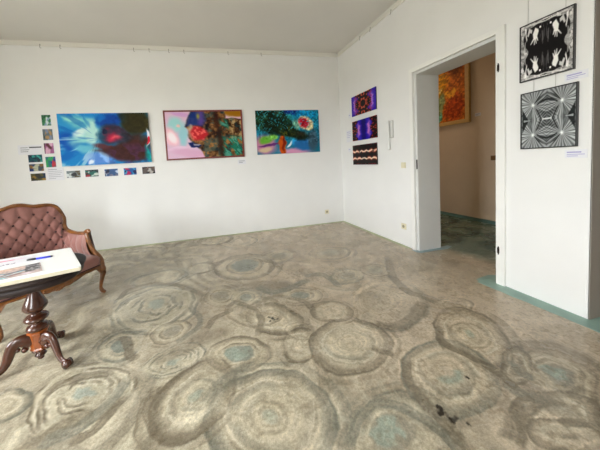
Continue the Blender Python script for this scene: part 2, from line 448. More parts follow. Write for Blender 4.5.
            if kd == 'ringT':
                base = mixc(base, cst, ring(.55, w * 1.0, .6) * sm(-.2, .6, np.sin(th + 1))); base = mixc(base, teal, np.exp(-((rho - .28) / .11) ** 2) * sm(0, .5, np.cos(th - .6)) * .85)
            if kd == 'ringD': base = mixc(base, (70, 72, 64), sm(.2, .08, rho + .5 * (strk - .5)) * .8)
        full[sl] = base
    base, wx, wy, strk = full, FX, FY, FS
    # single brush strokes
    for q, (pts, wd, k, c) in enumerate(STROKES):
        P = np.array([np.array(p) for p in catmull(pts, [1] * len(pts), 5)[0]]); m0, m1 = P.min(0) - .25, P.max(0) + .25
        msk = (X > m0[0]) & (X < m1[0]) & (Y > m0[1]) & (Y < m1[1]); x = wx[msk] - (n1 * .05)[msk]; y = wy[msk]; best = np.full(x.shape, 9.0); al = np.zeros(x.shape)
        for j, ((x0, y0), (x1, y1)) in enumerate(zip(P, P[1:])):
            dx, dy = x1 - x0, y1 - y0; t = np.clip(((x - x0) * dx + (y - y0) * dy) / (dx * dx + dy * dy + 1e-9), 0, 1)
            d = np.hypot(x - x0 - t * dx, y - y0 - t * dy); sg = np.sign((x - x0) * dy - (y - y0) * dx); cl = d < best; al = np.where(cl, (j + t) / len(P), al); best = np.where(cl, d, best); sgn = sg if j == 0 else np.where(cl, sg, sgn)
        e = best * sgn / wd + .3 * (fbm(al * 9, al * 0 + q, 160 + q) - .5)
        st = .45 + .9 * fbm(e * 4 + 9, al * 5, 170 + q, 2)
        m = sm(1.15, .75, np.abs(e)) * np.clip(st, 0, 1.1) + np.exp(-((e - .8) / .2) ** 2) * .35
        fm = np.zeros(X.shape); fm[msk] = np.clip(m * k, 0, 1) * sm(0, .08, al) * sm(1.0, .9, al); base = mixc(base, gr if c else dark, fm * .85)
    # fine brush texture and pitted specks
    base = base + ((fbm(X * 60, Y * 60, 60, 2) - .5) * .10)[..., None]
    base = base + ((fbm(X * 7, Y * 7, 61, 4) - .5) * .12)[..., None]
    p = vnoise(X * 62, Y * 62, 66) * (.55 + .8 * fbm(X * 4, Y * 4, 67, 2)); pit = sm(.66, .82, p) * (1 - .75 * left)
    base = mixc(base, (128, 114, 94), pit * .42); p2 = vnoise(X * 48 + 9, Y * 48, 68); base = mixc(base, (206, 192, 166), sm(.75, .95, p2) * .35 * (1 - .5 * left))
    # the scorched flecks
    for (px, py, r) in ((-1.625, -3.615, .017), (-1.60, -3.64, .022), (-1.57, -3.655, .018), (-1.545, -3.685, .014), (-1.60, -3.585, .012), (-1.30, -3.49, .009), (-2.235, -2.63, .02), (-2.20, -2.65, .018), (-2.26, -2.66, .014)):
        base = mixc(base, (44, 38, 32), sm(1.1, .6, np.hypot((X - px), (Y - py)) / r + (strk - .5) * 2.4) * .9)
    # next room : floor glazed dark green
    room = sm(.02, .1, X) * sm(.10, .60, X + (fbm(X * 3, Y * 3, 80) - .5) * .4 + .45 * (Y + 2.15))
    base = mixc(base, (98, 120, 108), room * .88)
    for (cx, cy, r) in ((1.25, -1.35, .26), (.75, -1.55, .2), (1.6, -.7, .25), (1.1, -2.2, .24), (1.5, -1.9, .2)):
        d = np.hypot(wx - cx, wy - cy) / r
        base = mixc(base, (38, 72, 70), np.exp(-((d - 1) / .3) ** 2) * .8 * room); base = mixc(base, (86, 136, 124), np.exp(-(d / .4) ** 2) * .6 * room)
    return base

xs = seq((-6.6, -5.0, 20), (-5.0, 0.2, 720), (.2, 2.09, 90)); ys = seq((-6.4, -4.0, 24), (-4.0, -2.2, 270), (-2.2, 0, 170), (0, 1.6, 12))
X, Y = np.meshgrid(xs, ys)
fl = link('floor', grid_mesh('floor', np.stack([X, Y, np.zeros_like(X)], -1), floor_paint(X, Y)), M['floorm']); struct(fl)
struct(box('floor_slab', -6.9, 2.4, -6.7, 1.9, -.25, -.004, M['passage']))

struct(box('ceiling', -6.9, 2.4, -6.7, 1.9, H, H + .2, M['ceil']))
struct(box('wall_back', -6.9, .0, 0, .25, 0, H, M['wall']))

def wall_with_holes(name, axis, a0, a1, b0, b1, holes, m):
    """wall slab running along axis ('x' or 'y') from a0 to a1, b0..b1 thick, with rectangular holes (p0,p1,z0,z1)"""
    bm = bmesh.new()
    cuts = sorted({a0, a1} | {h[0] for h in holes} | {h[1] for h in holes})
    for c0, c1 in zip(cuts, cuts[1:]):
        mid = (c0 + c1) / 2; spans = [(0, H)]
        for h in holes:
            if h[0] < mid < h[1]: spans = [s for s in ((0, h[2]), (h[3], H)) if s[1] - s[0] > .001]
        for z0, z1 in spans:
            if axis == 'x': add_box(bm, c0, c1, b0, b1, z0, z1)
            else: add_box(bm, b0, b1, c0, c1, z0, z1)
    bmesh.ops.remove_doubles(bm, verts=bm.verts, dist=1e-5)
    return struct(from_bm(name, bm, m))

DY0, DY1, DZ, TH = -2.80, -1.825, 2.35, .36
wall_with_holes('wall_right', 'y', -3.36, .25, 0, TH, [(DY0, DY1, 0, DZ)], M['wall'])
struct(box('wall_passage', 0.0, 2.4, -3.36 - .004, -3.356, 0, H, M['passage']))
struct(box('wall_right_front', 0, .3, -6.7, -4.75, 0, H, M['wall']))
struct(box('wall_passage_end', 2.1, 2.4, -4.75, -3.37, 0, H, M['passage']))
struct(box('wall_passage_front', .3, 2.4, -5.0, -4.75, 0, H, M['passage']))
struct(box('wall_partition', TH, 2.4, -3.355, -3.1, 0, H, M['wall2']))
struct(box('wall_next_room', 2.09, 2.4, -3.1, 1.9, 0, H, M['wall2']))
struct(box('wall_next_room_back', TH, 2.09, 1.6, 1.9, 0, H, M['wall2']))
struct(box('wall_next_room_side', TH - .2, TH, .25, 1.6, 0, H, M['wall2']))
WL = (-5.2, -3.3, .85, 2.9)
wall_with_holes('wall_left', 'y', -6.7, .25, -6.9, -6.6, [WL], M['wall'])
WF = [(-4.7, -3.9, .85, 2.9)]
wall_with_holes('wall_front', 'x', -6.6, 0, -6.7, -6.4, WF, M['wall'])

def window(name, axis, a0, a1, z0, z1, b):
    bm = bmesh.new()
    def bx(p0, p1, q0, q1, t=.03):
        if axis == 'y': add_box(bm, b - t, b + t, p0, p1, q0, q1, .004)
        else: add_box(bm, p0, p1, b - t, b + t, q0, q1, .004)
    w = .06; mid = (a0 + a1) / 2; zt = z0 + (z1 - z0) * .72
    bx(a0, a0 + w, z0, z1); bx(a1 - w, a1, z0, z1); bx(a0 + w, a1 - w, z0, z0 + w); bx(a0 + w, a1 - w, z1 - w, z1)
    bx(mid - .045, mid + .045, z0 + w, z1 - w); bx(a0 + w, mid - .045, zt - .03, zt + .03, .025); bx(mid + .045, a1 - w, zt - .03, zt + .03, .025)
    return struct(from_bm(name, bm, M['frame_win']))
window('window_1', 'y', *WL, -6.75)
window('window_2', 'x', *WF[0], -6.55)

# picture rails under the ceiling
def rail(name, axis, a0, a1):
    bm = bmesh.new()
    if axis == 'x': add_box(bm, a0, a1, -.016, -.0005, 3.335, H - .001, .002); add_box(bm, a0, a1, -.024, -.0005, 3.31, 3.333, .002)
    else: add_box(bm, -.016, -.0005, a0, a1, 3.335, H - .001, .002); add_box(bm, -.024, -.0005, a0, a1, 3.31, 3.333, .002)
    return struct(from_bm(name, bm, M['railm']))
rail('trim_1', 'x', -6.58, -.03); rail('trim_2', 'y', -3.34, -.03)

# painted borders along the foot of the walls
def strip(name, pts, m):
    bm = bmesh.new(); add_poly(bm, [(x, y, .0006) for x, y in pts], (0, 0, .0016)); return struct(from_bm(name, bm, m))
rng = np.random.RandomState(4)
def wob(n, a): return (rng.rand(n) - .5) * 2 * a
n = 60; xx = np.linspace(-6.55, -.005, n); strip('trim_3', [(x, -.001) for x in xx] + [(x, -.065 + w) for x, w in zip(xx[::-1], wob(n, .008))], M['olive'])
yy = np.linspace(-.06, -1.74, 20); strip('trim_4', [(-.001, y) for y in yy] + [(-.062 + w, y) for y, w in zip(yy[::-1], wob(20, .008))], M['olive'])
yy = np.linspace(-2.70, -3.52, 18); strip('trim_5', [(-.001, y) for y in yy if y > -3.36] + [(-.001, -3.365), (1.6, -3.365), (1.6, -3.50), (.05, -3.52)] + [(-.125 + w - .03 * (i / 18), y) for i, (y, w) in enumerate(zip(yy[::-1], wob(18, .006)))], M['teal'])
strip('trim_6', [(-.05, -1.79), (-.001, -1.835), (.36, -1.833), (.50, -1.83), (.53, -1.87), (.40, -1.925), (.2, -1.915), (-.02, -1.925), (-.06, -1.88)], M['teal2'])
strip('trim_7', [(-.125, -2.699), (-.11, -2.66), (-.03, -2.645), (.09, -2.63), (.19, -2.67), (.30, -2.73), (.30, -2.78), (.0005, -2.78), (.0005, -2.699)], M['teal'])
struct(box('baseboard_next_room', 2.078, 2.0895, -3.05, 1.55, 0, .06, M['tealdark']))

# door frame
dr = empty('door_1', (0, DY1, 0), kind='structure')
def dloc(o): o.location = (0, -DY1, 0); return o
def dpart(name, bm, m):
    o = from_bm(name, bm, m, dr); o.location = (0, -DY1, 0); return o
bm = bmesh.new()   # casing proud of the wall, with a rebate
cas = .022
JL, JR, JT = DY1 - .035, DY0 + .018, DZ - .035          # inner faces of the lining
add_box(bm, -cas, -.0005, DY1 - .002, DY1 + .05, 0.0005, DZ + .05, .002)
add_box(bm, -cas, -.0005, DY0 - .045, DY0 + .026, 0.0005, DZ + .05, .002)
add_box(bm, -cas, -.0005, DY0 + .026, DY1 - .002, DZ - .002, DZ + .05, .002)
dpart('casing', bm, M['trim'])
bm = bmesh.new(); add_box(bm, .012, TH - .001, JL, DY1 - .0005, .0005, DZ - .0005, .001); dpart('jamb', bm, M['jamb'])
bm = bmesh.new(); add_box(bm, .012, TH - .001, DY0 + .0005, JR, .0005, DZ - .0005, .001); dpart('jamb', bm, M['jamb'])
bm = bmesh.new(); add_box(bm, .012, TH - .001, JR, JL, JT, DZ - .0005, .001); dpart('head_jamb', bm, M['jamb'])
for hz_ in (2.04, .335):
    bm = bmesh.new(); add_lathe(bm, [(.002, hz_ - .040), (.0045, hz_ - .037), (.0045, hz_ + .037), (.002, hz_ + .040)], 12, -cas - .004, DY0 + .002)
    add_box(bm, -cas - .002, -cas, DY0 - .004, DY0 + .014, hz_ - .026, hz_ + .026); dpart('hinge', bm, M['iron'])
bm = bmesh.new(); add_box(bm, .0105, .012, JL + .004, JL + .026, 1.10, 1.225, .0004); add_box(bm, .009, .0104, JL + .009, JL + .021, 1.125, 1.2, .0004)
dpart('strike_plate', bm, M['iron'])

# ------------------------------------------------------------------ pictures
def frame_bm(a0, a1, z0, z1, w, t, wall):
    bm = bmesh.new()
    A0, A1 = min(a0, a1), max(a0, a1)
    for (p0, p1, q0, q1) in ((A0, A1, z0, z0 + w), (A0, A1, z1 - w, z1), (A0, A0 + w, z0 + w, z1 - w), (A1 - w, A1, z0 + w, z1 - w)):
        if wall == 'back': add_box(bm, p0, p1, -t, -.002, q0, q1, .0015)
        else: add_box(bm, wall - t, wall - .002, p0, p1, q0, q1, .0015)
    return bm

def centre(a0, a1, z0, wall):
    return ((a0 + a1) / 2, 0, z0) if wall == 'back' else (wall, (a0 + a1) / 2, z0)

def hung(name, wall, a0, a1, z0, z1, fn, label, cat, group=None, fw=0, t=.02, fmat=None, body=None, m='art', nx=120, nz=80, inset=0.0, bodym='canvas'):
    loc = centre(a0, a1, z0, wall); r = empty(name, loc, 0, label, cat, group)
    off = Matrix.Translation(Vector([-v for v in loc]))
    A0, A1 = min(a0, a1), max(a0, a1)
    if fw > 0:
        o = from_bm('frame', frame_bm(A0, A1, z0, z1, fw, t, wall), fmat, r); o.data.transform(off)
    bt = t - .006 if fw > 0 else t
    bm = bmesh.new(); g = fw if fw > 0 else 0
    if wall == 'back': add_box(bm, A0 + g, A1 - g, -bt, -.002, z0 + g, z1 - g)
    else: add_box(bm, wall - bt, wall - .002, A0 + g, A1 - g, z0 + g, z1 - g)
    o = from_bm('backing', bm, M[bodym], r); o.data.transform(off)
    s = 1 if a1 > a0 else -1
    o = picture('picture_surface', wall, a0 + s * (g + inset), a1 - s * (g + inset), z0 + g + inset, z1 - g - inset, bt + .0006, fn, M[m], r, nx, nz); o.data.transform(off)
    return r

def poly_mask(u, v, pts, soft=.012):
    ins = np.zeros(u.shape, bool); dmin = np.full(u.shape, 9.0); n = len(pts)
    for i in range(n):
        x0, y0 = pts[i]; x1, y1 = pts[(i + 1) % n]
        c = ((y0 > v) != (y1 > v)) & (u < (x1 - x0) * (v - y0) / ((y1 - y0) + 1e-9) + x0); ins ^= c
        dx, dy = x1 - x0, y1 - y0; t = np.clip(((u - x0) * dx + (v - y0) * dy) / (dx * dx + dy * dy + 1e-9), 0, 1)
        dmin = np.minimum(dmin, np.hypot(u - x0 - t * dx, v - y0 - t * dy))
    sd = np.where(ins, -dmin, dmin); return 1 - sm(-soft, soft, sd)

def art_sky_bird(u, v):
    b = np.zeros(u.shape + (3,)); b[:] = np.array([44, 132, 190]) / 255
    L = [(.08, .85, .16, .2, 0, (60, 150, 200), .6), (.1, .45, .13, .28, 60, (28, 92, 172), .5), (.27, .8, .2, .16, -30, (120, 190, 196), .6), (.3, .55, .25, .12, 20, (150, 205, 205), .6),
         (.16, .9, .12, .06, -20, (150, 210, 200), .5), (.05, .2, .14, .1, 20, (30, 110, 180), .5), (.36, .62, .08, .3, 8, (176, 214, 208), .6), (.23, .62, .05, .16, -60, (210, 230, 225), .6),
         (.3, .3, .16, .1, -10, (110, 180, 200), .6), (.42, .12, .2, .14, 0, (98, 140, 206), .5), (.55, .85, .18, .16, 0, (20, 76, 150), .5), (.47, .9, .06, .1, 0, (24, 110, 180), .5),
         (.86, .78, .2, .26, 10, (66, 60, 30), .4), (.72, .9, .08, .12, -30, (40, 60, 70), .5), (.82, .28, .24, .26, 10, (84, 52, 44), .4), (.62, .2, .16, .14, -20, (92, 60, 84), .5),
         (.5, .3, .14, .09, -25, (104, 66, 70), .4), (.52, .55, .12, .2, -15, (50, 92, 116), .4), (.62, .6, .16, .16, -18, (70, 56, 70), .4), (.58, .56, .11, .12, -25, (196, 48, 78), .5),
         (.5, .63, .03, .06, 0, (30, 24, 60), .3), (.66, .5, .06, .07, -30, (240, 110, 110), .5), (.73, .5, .09, .09, -20, (60, 44, 46), .4), (.85, .52, .05, .14, 40, (60, 84, 90), .5),
         (.97, .2, .05, .22, 0, (36, 150, 150), .4), (.965, .48, .02, .2, 8, (220, 220, 230), .4), (.965, .42, .018, .07, 0, (200, 30, 60), .3), (.35, .06, .05, .05, 30, (220, 225, 240), .5), (.47, .14, .03, .16, 35, (150, 190, 235), .5)]
    b = blobs(b, u, v, L, .07, 11)
    wu = u + (fbm(u * 8, v * 6, 15) - .5) * .07; wv = v + (fbm(u * 8 + 4, v * 6, 16) - .5) * .09
    b = mixc(b, (62, 58, 32), poly_mask(wu, wv, [(.70, 1.1), (1.0, 1.1), (.95, .66), (.86, .60), (.78, .58), (.72, .78)], .06) * .85)
    b = mixc(b, (76, 48, 42), poly_mask(wu, wv, [(.36, .30), (.52, .33), (.68, .42), (.80, .56), (.90, .60), (.93, .3), (.94, .04), (.76, .02), (.60, .10), (.46, .22)], .05) * .85)
    b = mixc(b, (52, 62, 78), poly_mask(wu, wv, [(.44, .50), (.48, .70), (.58, .74), (.70, .62), (.80, .48), (.72, .40), (.58, .38), (.48, .42)], .04) * .8)
    b = mixc(b, (186, 48, 78), poly_mask(wu, wv, [(.49, .48), (.52, .60), (.60, .60), (.68, .50), (.62, .44), (.54, .44)], .05) * .9); b = mixc(b, (230, 110, 116), np.exp(-(((wu - .62) / .05) ** 2 + ((wv - .52) / .04) ** 2)) * .8)
    b = mixc(b, (96, 60, 110), sm(.5, .65, fbm(u * 12, v * 8, 17)) * sm(.45, .6, u) * sm(.45, .3, v) * .45)
    r = np.arctan2(v - .5, (u - .42) * 1.6); n = fbm(r * 5 + 20, np.hypot(u - .4, v - .5) * 3, 12)
    b = mixc(b, (205, 232, 230), sm(.58, .72, n) * sm(.5, .2, u) * .6); b = mixc(b, (20, 90, 170), sm(.55, .7, 1 - n) * sm(.5, .2, u) * .5)
    f = (fbm(u * 30, v * 20, 14) - .5) * .35; return np.clip(b * (1 + f[..., None] * sm(.4, .7, u)[..., None]), 0, 1)

def art_red_bird(u, v):
    b = np.zeros(u.shape + (3,)); b[:] = np.array([214, 184, 204]) / 255
    L = [(.12, .72, .12, .2, 0, (160, 204, 204), .5), (.22, .5, .06, .3, -8, (156, 198, 206), .5), (.22, .95, .16, .05, -8, (206, 164, 204), .5), (.06, .45, .11, .24, 20, (232, 190, 202), .4),
         (.08, .44, .06, .15, 20, (246, 226, 230), .5), (.12, .2, .16, .05, 10, (226, 196, 216), .5), (.3, .1, .3, .1, -6, (212, 170, 196), .5), (.16, .7, .03, .03, 0, (230, 196, 186), .4), (.92, .96, .2, .1, 0, (156, 112, 26), .4)]
    b = blobs(b, u, v, L, .04, 21)
    wu = u + (fbm(u * 9, v * 6, 27) - .5) * .04; wv = v + (fbm(u * 9 + 4, v * 6, 28) - .5) * .05
    m = poly_mask(wu, wv, [(.34, 1.1), (.26, .80), (.23, .68), (.28, .60), (.29, .42), (.35, .30), (.42, .16), (.52, -.1), (1.1, -.1), (1.1, .8), (.95, .84), (.8, .86), (.76, 1.1)], .015)
    n = fbm(u * 20, v * 13, 24, 4); k = np.clip((n - .3) / .4, 0, 1)[..., None]
    body = (1 - k) * np.array([54, 34, 24.]) / 255 + k * np.array([158, 118, 74.]) / 255
    body = mixc(body, (40, 84, 96), sm(.5, .62, fbm(u * 16 + 3, v * 12, 29)) * .5)
    g = poly_mask(wu, wv, [(.70, .80), (.82, .84), (.80, .5), (.95, .42), (1.1, .5), (1.1, -.1), (.66, -.1), (.74, .25)], .06)
    st = fbm((u * 1.6 + v) * 16, (v - u * 1.6) * 5, 26, 3); body = mixc(body, (34, 122, 102), g * sm(.42, .55, st) * .9); body = mixc(body, (120, 176, 160), g * sm(.6, .68, st) * .6)
    s = poly_mask(wu, wv, [(.82, .82), (1.1, .8), (1.1, .42), (.86, .40)], .05); body = mixc(body, (186, 160, 116), s * sm(.4, .6, n) * .85)
    body = mixc(body, (60, 30, 20), np.exp(-((u - .66 - .06 * (1 - v)) / .035) ** 2) * .7)
    p = poly_mask(wu, wv, [(.24, .68), (.27, .84), (.36, 1.1), (.47, 1.1), (.50, .80), (.46, .68), (.34, .70)], .04); body = mixc(body, (34, 62, 132), p * .85)
    body = mixc(body, (112, 80, 150), p * sm(.38, .46, u) * .8); body = mixc(body, (150, 150, 70), p * np.exp(-(((u - .42) / .02) ** 2 + ((v - .9) / .06) ** 2)))
    body = mixc(body, (206, 176, 150), poly_mask(wu, wv, [(.27, .62), (.31, .72), (.36, .66), (.34, .40), (.30, .44)], .03) * .8)
    r = poly_mask(wu, wv, [(.31, .56), (.35, .68), (.42, .67), (.51, .58), (.53, .48), (.46, .38), (.36, .38), (.32, .46)], .03)
    body = mixc(body, (190, 48, 58), r * .95); body = mixc(body, (238, 128, 118), r * sm(.52, .66, fbm(u * 30, v * 20, 30)) * .7); body = mixc(body, (24, 22, 30), poly_mask(wu, wv, [(.50, .72), (.54, .70), (.53, .58), (.50, .60)], .02))
    b = b * (1 - m[..., None]) + body * m[..., None]
    b = mixc(b, (26, 44, 96), poly_mask(wu, wv, [(.28, .33), (.33, .34), (.44, .27), (.40, .22), (.31, .24)], .012)); b = mixc(b, (206, 200, 196), poly_mask(wu, wv, [(.34, .31), (.43, .29), (.40, .26), (.35, .27)], .01) * .7)
    return np.clip(b, 0, 1)

def art_branch_bird(u, v):
    b = np.zeros(u.shape + (3,)); b[:] = np.array([40, 122, 146]) / 255
    L = [(.12, .2, .2, .26, 0, (186, 130, 156), .5), (.6, .05, .3, .1, 0, (204, 150, 180), .5), (.15, .32, .1, .1, 0, (108, 168, 64), .5), (.2, .2, .18, .03, 4, (110, 60, 120), .4), (.12, .1, .12, .06, 8, (200, 180, 150), .5), (.25, .38, .08, .08, 0, (130, 190, 90), .5),
         (.38, .2, .05, .3, 0, (186, 88, 30), .3), (.4, .25, .02, .25, 0, (130, 48, 16), .5), (.49, .24, .08, .04, 50, (210, 220, 225), .4), (.58, .28, .08, .1, 0, (50, 160, 210), .4), (.75, .22, .22, .18, 0, (50, 108, 160), .4), (.9, .3, .1, .3, 0, (70, 96, 110), .5),
         (.55, .95, .16, .07, 0, (30, 60, 130), .5), (.8, .9, .2, .1, 0, (20, 130, 180), .5), (.32, .93, .05, .05, 20, (190, 190, 210), .4), (.5, .8, .1, .12, 30, (60, 170, 170), .5),
         (.2, .75, .3, .22, -18, (30, 54, 40), .3), (.42, .55, .28, .12, -18, (34, 42, 22), .3), (.1, .85, .14, .12, -10, (40, 70, 46), .5), (.3, .7, .15, .07, -20, (52, 100, 84), .5), (.65, .42, .14, .07, -25, (56, 44, 30), .4), (.5, .55, .05, .06, 0, (130, 120, 40), .5),
         (.78, .7, .13, .17, -20, (190, 160, 130), .35), (.74, .7, .09, .13, -10, (168, 40, 56), .4), (.8, .72, .05, .09, 0, (214, 80, 90), .4), (.84, .6, .07, .08, 30, (214, 205, 150), .4), (.62, .66, .06, .14, 0, (120, 170, 150), .5)]
    b = blobs(b, u, v, L, .05, 31)
    b = mixc(b, (34, 48, 34), poly_mask(u + (fbm(u * 8, v * 6, 38) - .5) * .05, v + (fbm(u * 8, v * 6, 39) - .5) * .06, [(-.1, .64), (.1, .54), (.22, .46), (.4, .41), (.55, .40), (.64, .30), (.76, .28), (.84, .38), (.72, .46), (.62, .56), (.56, .74), (.46, .92), (.34, 1.1), (-.1, 1.1)], .03) * .85)
    b = mixc(b, (112, 108, 40), sm(.5, .66, fbm(u * 22, v * 16, 36)) * np.exp(-(((u - .47) / .1) ** 2 + ((v - .52) / .12) ** 2)) * .9)
    b = mixc(b, (70, 62, 48), np.exp(-(((u - .72) / .1) ** 2 + ((v - .45) / .06) ** 2)) * .8)
    b = mixc(b, (60, 110, 90), sm(.55, .7, fbm(u * 12, v * 12, 37)) * sm(.45, .7, v) * sm(.5, .3, u) * .6)
    b = mixc(b, (205, 196, 160), poly_mask(u, v, [(.64, .74), (.7, .86), (.82, .84), (.9, .7), (.88, .56), (.8, .52), (.7, .58)], .02) * .8); b = mixc(b, (178, 40, 60), poly_mask(u, v, [(.66, .74), (.7, .82), (.79, .8), (.84, .68), (.78, .58), (.7, .62)], .025))
    n = fbm(u * 40, v * 28, 34, 3); b = b * (1 + ((n - .5) * .9 * sm(.3, .5, v + .2 * u))[..., None])
    b = mixc(b, (70, 190, 210), sm(.72, .8, vnoise(u * 60, v * 40, 35)) * sm(.45, .6, v) * .6)
    return np.clip(b, 0, 1)

def mini(seed, pal):
    def f(u, v):
        b = np.zeros(u.shape + (3,)); b[:] = np.array(pal[0]) / 255; r = np.random.RandomState(seed); L = []
        for k in range(9):
            L.append((r.rand(), r.rand(), .1 + .22 * r.rand(), .1 + .22 * r.rand(), r.rand() * 180, pal[1 + k % (len(pal) - 1)], .4))
        return np.clip(blobs(b, u, v, L, .1, seed + 40), 0, 1)
    return f

def kal1(u, v):
    a = np.abs(u - .5) * 2; w = np.abs(v - .5) * 2
    b = np.zeros(u.shape + (3,)); b[:] = np.array([58, 36, 160]) / 255
    e = a + (fbm(a * 5, w * 5, 41) - .5) * .3
    b = mixc(b, (178, 130, 206), np.exp(-((e - .72) / .13) ** 2) * sm(.9, .4, w)); b = mixc(b, (150, 60, 130), np.exp(-((e - .6) / .08) ** 2))
    blk = 1 - sm(.42, .6, e - .12 * np.cos(w * 6)); b = mixc(b, (20, 12, 16), blk)
    n = fbm(a * 9 + 2, w * 9, 43, 3); b = mixc(b, (160, 52, 40), sm(.52, .66, n) * blk * .85); b = mixc(b, (220, 130, 100), sm(.64, .74, n) * blk * .7)
    b = mixc(b, (14, 8, 12), (1 - sm(.2, .32, np.hypot(a * 1.4, w * .9))))
    return np.clip(b, 0, 1)

def kal2(u, v):
    a = np.abs(u - .5) * 2; w = np.abs(v - .5) * 2; e = a + (fbm(a * 5, w * 5, 46) - .5) * .2
    b = np.zeros(u.shape + (3,)); b[:] = np.array([52, 34, 170]) / 255
    b = mixc(b, (196, 130, 190), np.exp(-((e - .42) / .12) ** 2) * sm(1, .3, w)); b = mixc(b, (30, 20, 110), 1 - sm(.06, .3, e))
    blk = sm(.52, .68, e + .1 * np.cos(w * 7)); b = mixc(b, (24, 14, 20), blk)
    n = fbm(a * 9 + 5, w * 9, 48, 3); b = mixc(b, (156, 52, 38), sm(.52, .64, n) * blk * .85); b = mixc(b, (220, 130, 100), sm(.64, .74, n) * blk * .6)
    return np.clip(b, 0, 1)

def kal3(u, v):
    b = np.zeros(u.shape + (3,)); b[:] = np.array([26, 18, 22]) / 255
    a = np.abs(((u * 3) % 1) - .5) * 2
    for c in (.68, .30):
        sgn = 1 if c > .5 else -1
        y = (v - c) * sgn + .05 * np.abs(np.sin(u * PI * 5)) * 1.1 - .02
        k = np.exp(-(y / .045) ** 2) * sm(.2, .45, fbm(u * 14, v * 14, 51) + .1 * a)
        b = mixc(b, (206, 70, 34), np.clip(np.exp(-(y / .085) ** 2) * .8 * sm(.35, .6, fbm(np.abs(u - .5) * 16, v * 3, 52)), 0, 1)); b = mixc(b, (246, 218, 196), k * sm(.55, .25, np.minimum(np.abs(u - .5), np.abs(np.abs(u - .5) - .42))) )
    b = mixc(b, (130, 34, 44), (np.exp(-((v - .97) / .02) ** 2) + np.exp(-((v - .04) / .02) ** 2)) * sm(.4, .6, fbm(u * 20, v * 3, 53)))
    return np.clip(b, 0, 1)

def bw_hands(u, v):
    a = np.abs(u - .5); w = np.abs(v - .5); top = v > .5
    b = np.zeros(u.shape + (3,)); b[:] = np.array([150, 148, 146]) / 255
    tex = fbm(u * 18, v * 34, 61, 3); b = b * (1 + (tex - .5)[..., None] * .9)
    b = mixc(b, (225, 223, 220), sm(.55, .68, fbm(u * 26, v * 10, 62)) * .8)
    edge = .40 - .05 * np.cos(w * 13) + .03 * (fbm(w * 8, a * 0 + 2, 63) - .5)
    m = (1 - sm(edge - .01, edge + .012, a)) * (1 - sm(.44, .455, w - .03 * np.cos(a * 9)))
    b = mixc(b, (34, 31, 33), m)
    def P(pts, c, k=1.0):
        nonlocal b; b = mixc(b, c, poly_mask(a, w, pts) * k)
    # hand: palm near the outer top, fingers pointing at the middle line
    P([(.14, .36), (.20, .40), (.25, .30), (.24, .22), (.30, .13), (.29, .12), (.225, .19), (.225, .10), (.21, .10), (.205, .19), (.185, .11), (.172, .115), (.18, .2), (.15, .15), (.14, .16), (.16, .24), (.13, .32)], (226, 224, 220))
    P([(.26, .38), (.33, .43), (.37, .30), (.34, .28), (.31, .34), (.27, .32)], (196, 194, 192))
    P([(.38, .44), (.42, .46), (.40, .30), (.38, .20), (.365, .24), (.385, .34)], (230, 228, 226))
    P([(.40, .22), (.42, .2), (.425, .02), (.405, .02)], (160, 158, 156))
    b = mixc(b, (235, 232, 228), (1 - sm(.014, .022, np.hypot(a - .1, w - .38))))
    b = mixc(b, (84, 82, 82), sm(.56, .64, fbm(a * 40, w * 9, 65)) * (1 - sm(.08, .13, a)) * m * .8)
    P([(.055, .30), (.07, .30), (.06, .12), (.045, .14)], (110, 108, 106)); P([(.0, .46), (.12, .475), (.4, .49), (.4, .475), (.12, .45), (.0, .44)], (210, 208, 204))
    return np.clip(b, 0, 1)

def bw_fans(u, v):
    a = np.abs(u - .5); w = np.abs(v - .5); b = np.zeros(u.shape + (3,)); b[:] = np.array([128, 130, 130]) / 255
    cx, cw = .27, .27; th = np.arctan2(w - cw, a - cx); r = np.hypot(a - cx, w - cw)
    s = .5 + .5 * np.sin(th * 26 + 3 * fbm(r * 6, th * 2 + 9, 71)); b = b * (.78 + .5 * s[..., None])
    b = mixc(b, (40, 42, 42), sm(.6, .75, fbm(th * 3 + 9, r * 2, 72)) * .7)
    b = mixc(b, (215, 222, 220), np.clip(sm(.50, .66, fbm(th * 5 + 20, r * 2, 73)), 0, 1) * sm(0, .5, a - .1) * .8)
    b = mixc(b, (30, 32, 32), poly_mask(a, w, [(.36, 0), (.49, .22), (.49, 0)]) * .85); b = mixc(b, (190, 195, 194), poly_mask(a, w, [(.30, 0.0), (.46, .02), (.46, .0)], .006) * .8)
    inn = 1 - sm(.24, .30, a * 1.25 + w * .55)
    rings = .5 + .5 * np.sin((w * 1.3 + np.abs(a) * .9 + .08 * fbm(a * 8, w * 8, 75)) * 95); b = mixc(b, (178, 182, 182), inn * sm(.4, .9, rings) * .4); b = mixc(b, (62, 64, 64), inn * sm(.5, .95, 1 - rings) * .35)
    b = mixc(b, (26, 28, 28), np.exp(-((w - .33 + a * a * 1.7) / .014) ** 2) * (1 - sm(.17, .21, a))); b = mixc(b, (30, 30, 30), np.exp(-((a - .10 - w * .55) / .012) ** 2) * (1 - sm(.16, .22, w)))
    b = mixc(b, (235, 238, 236), np.exp(-(r / .032) ** 2)); b = mixc(b, (225, 228, 226), np.exp(-(w / .012) ** 2) * (1 - sm(.07, .1, a)))
    return np.clip(b, 0, 1)

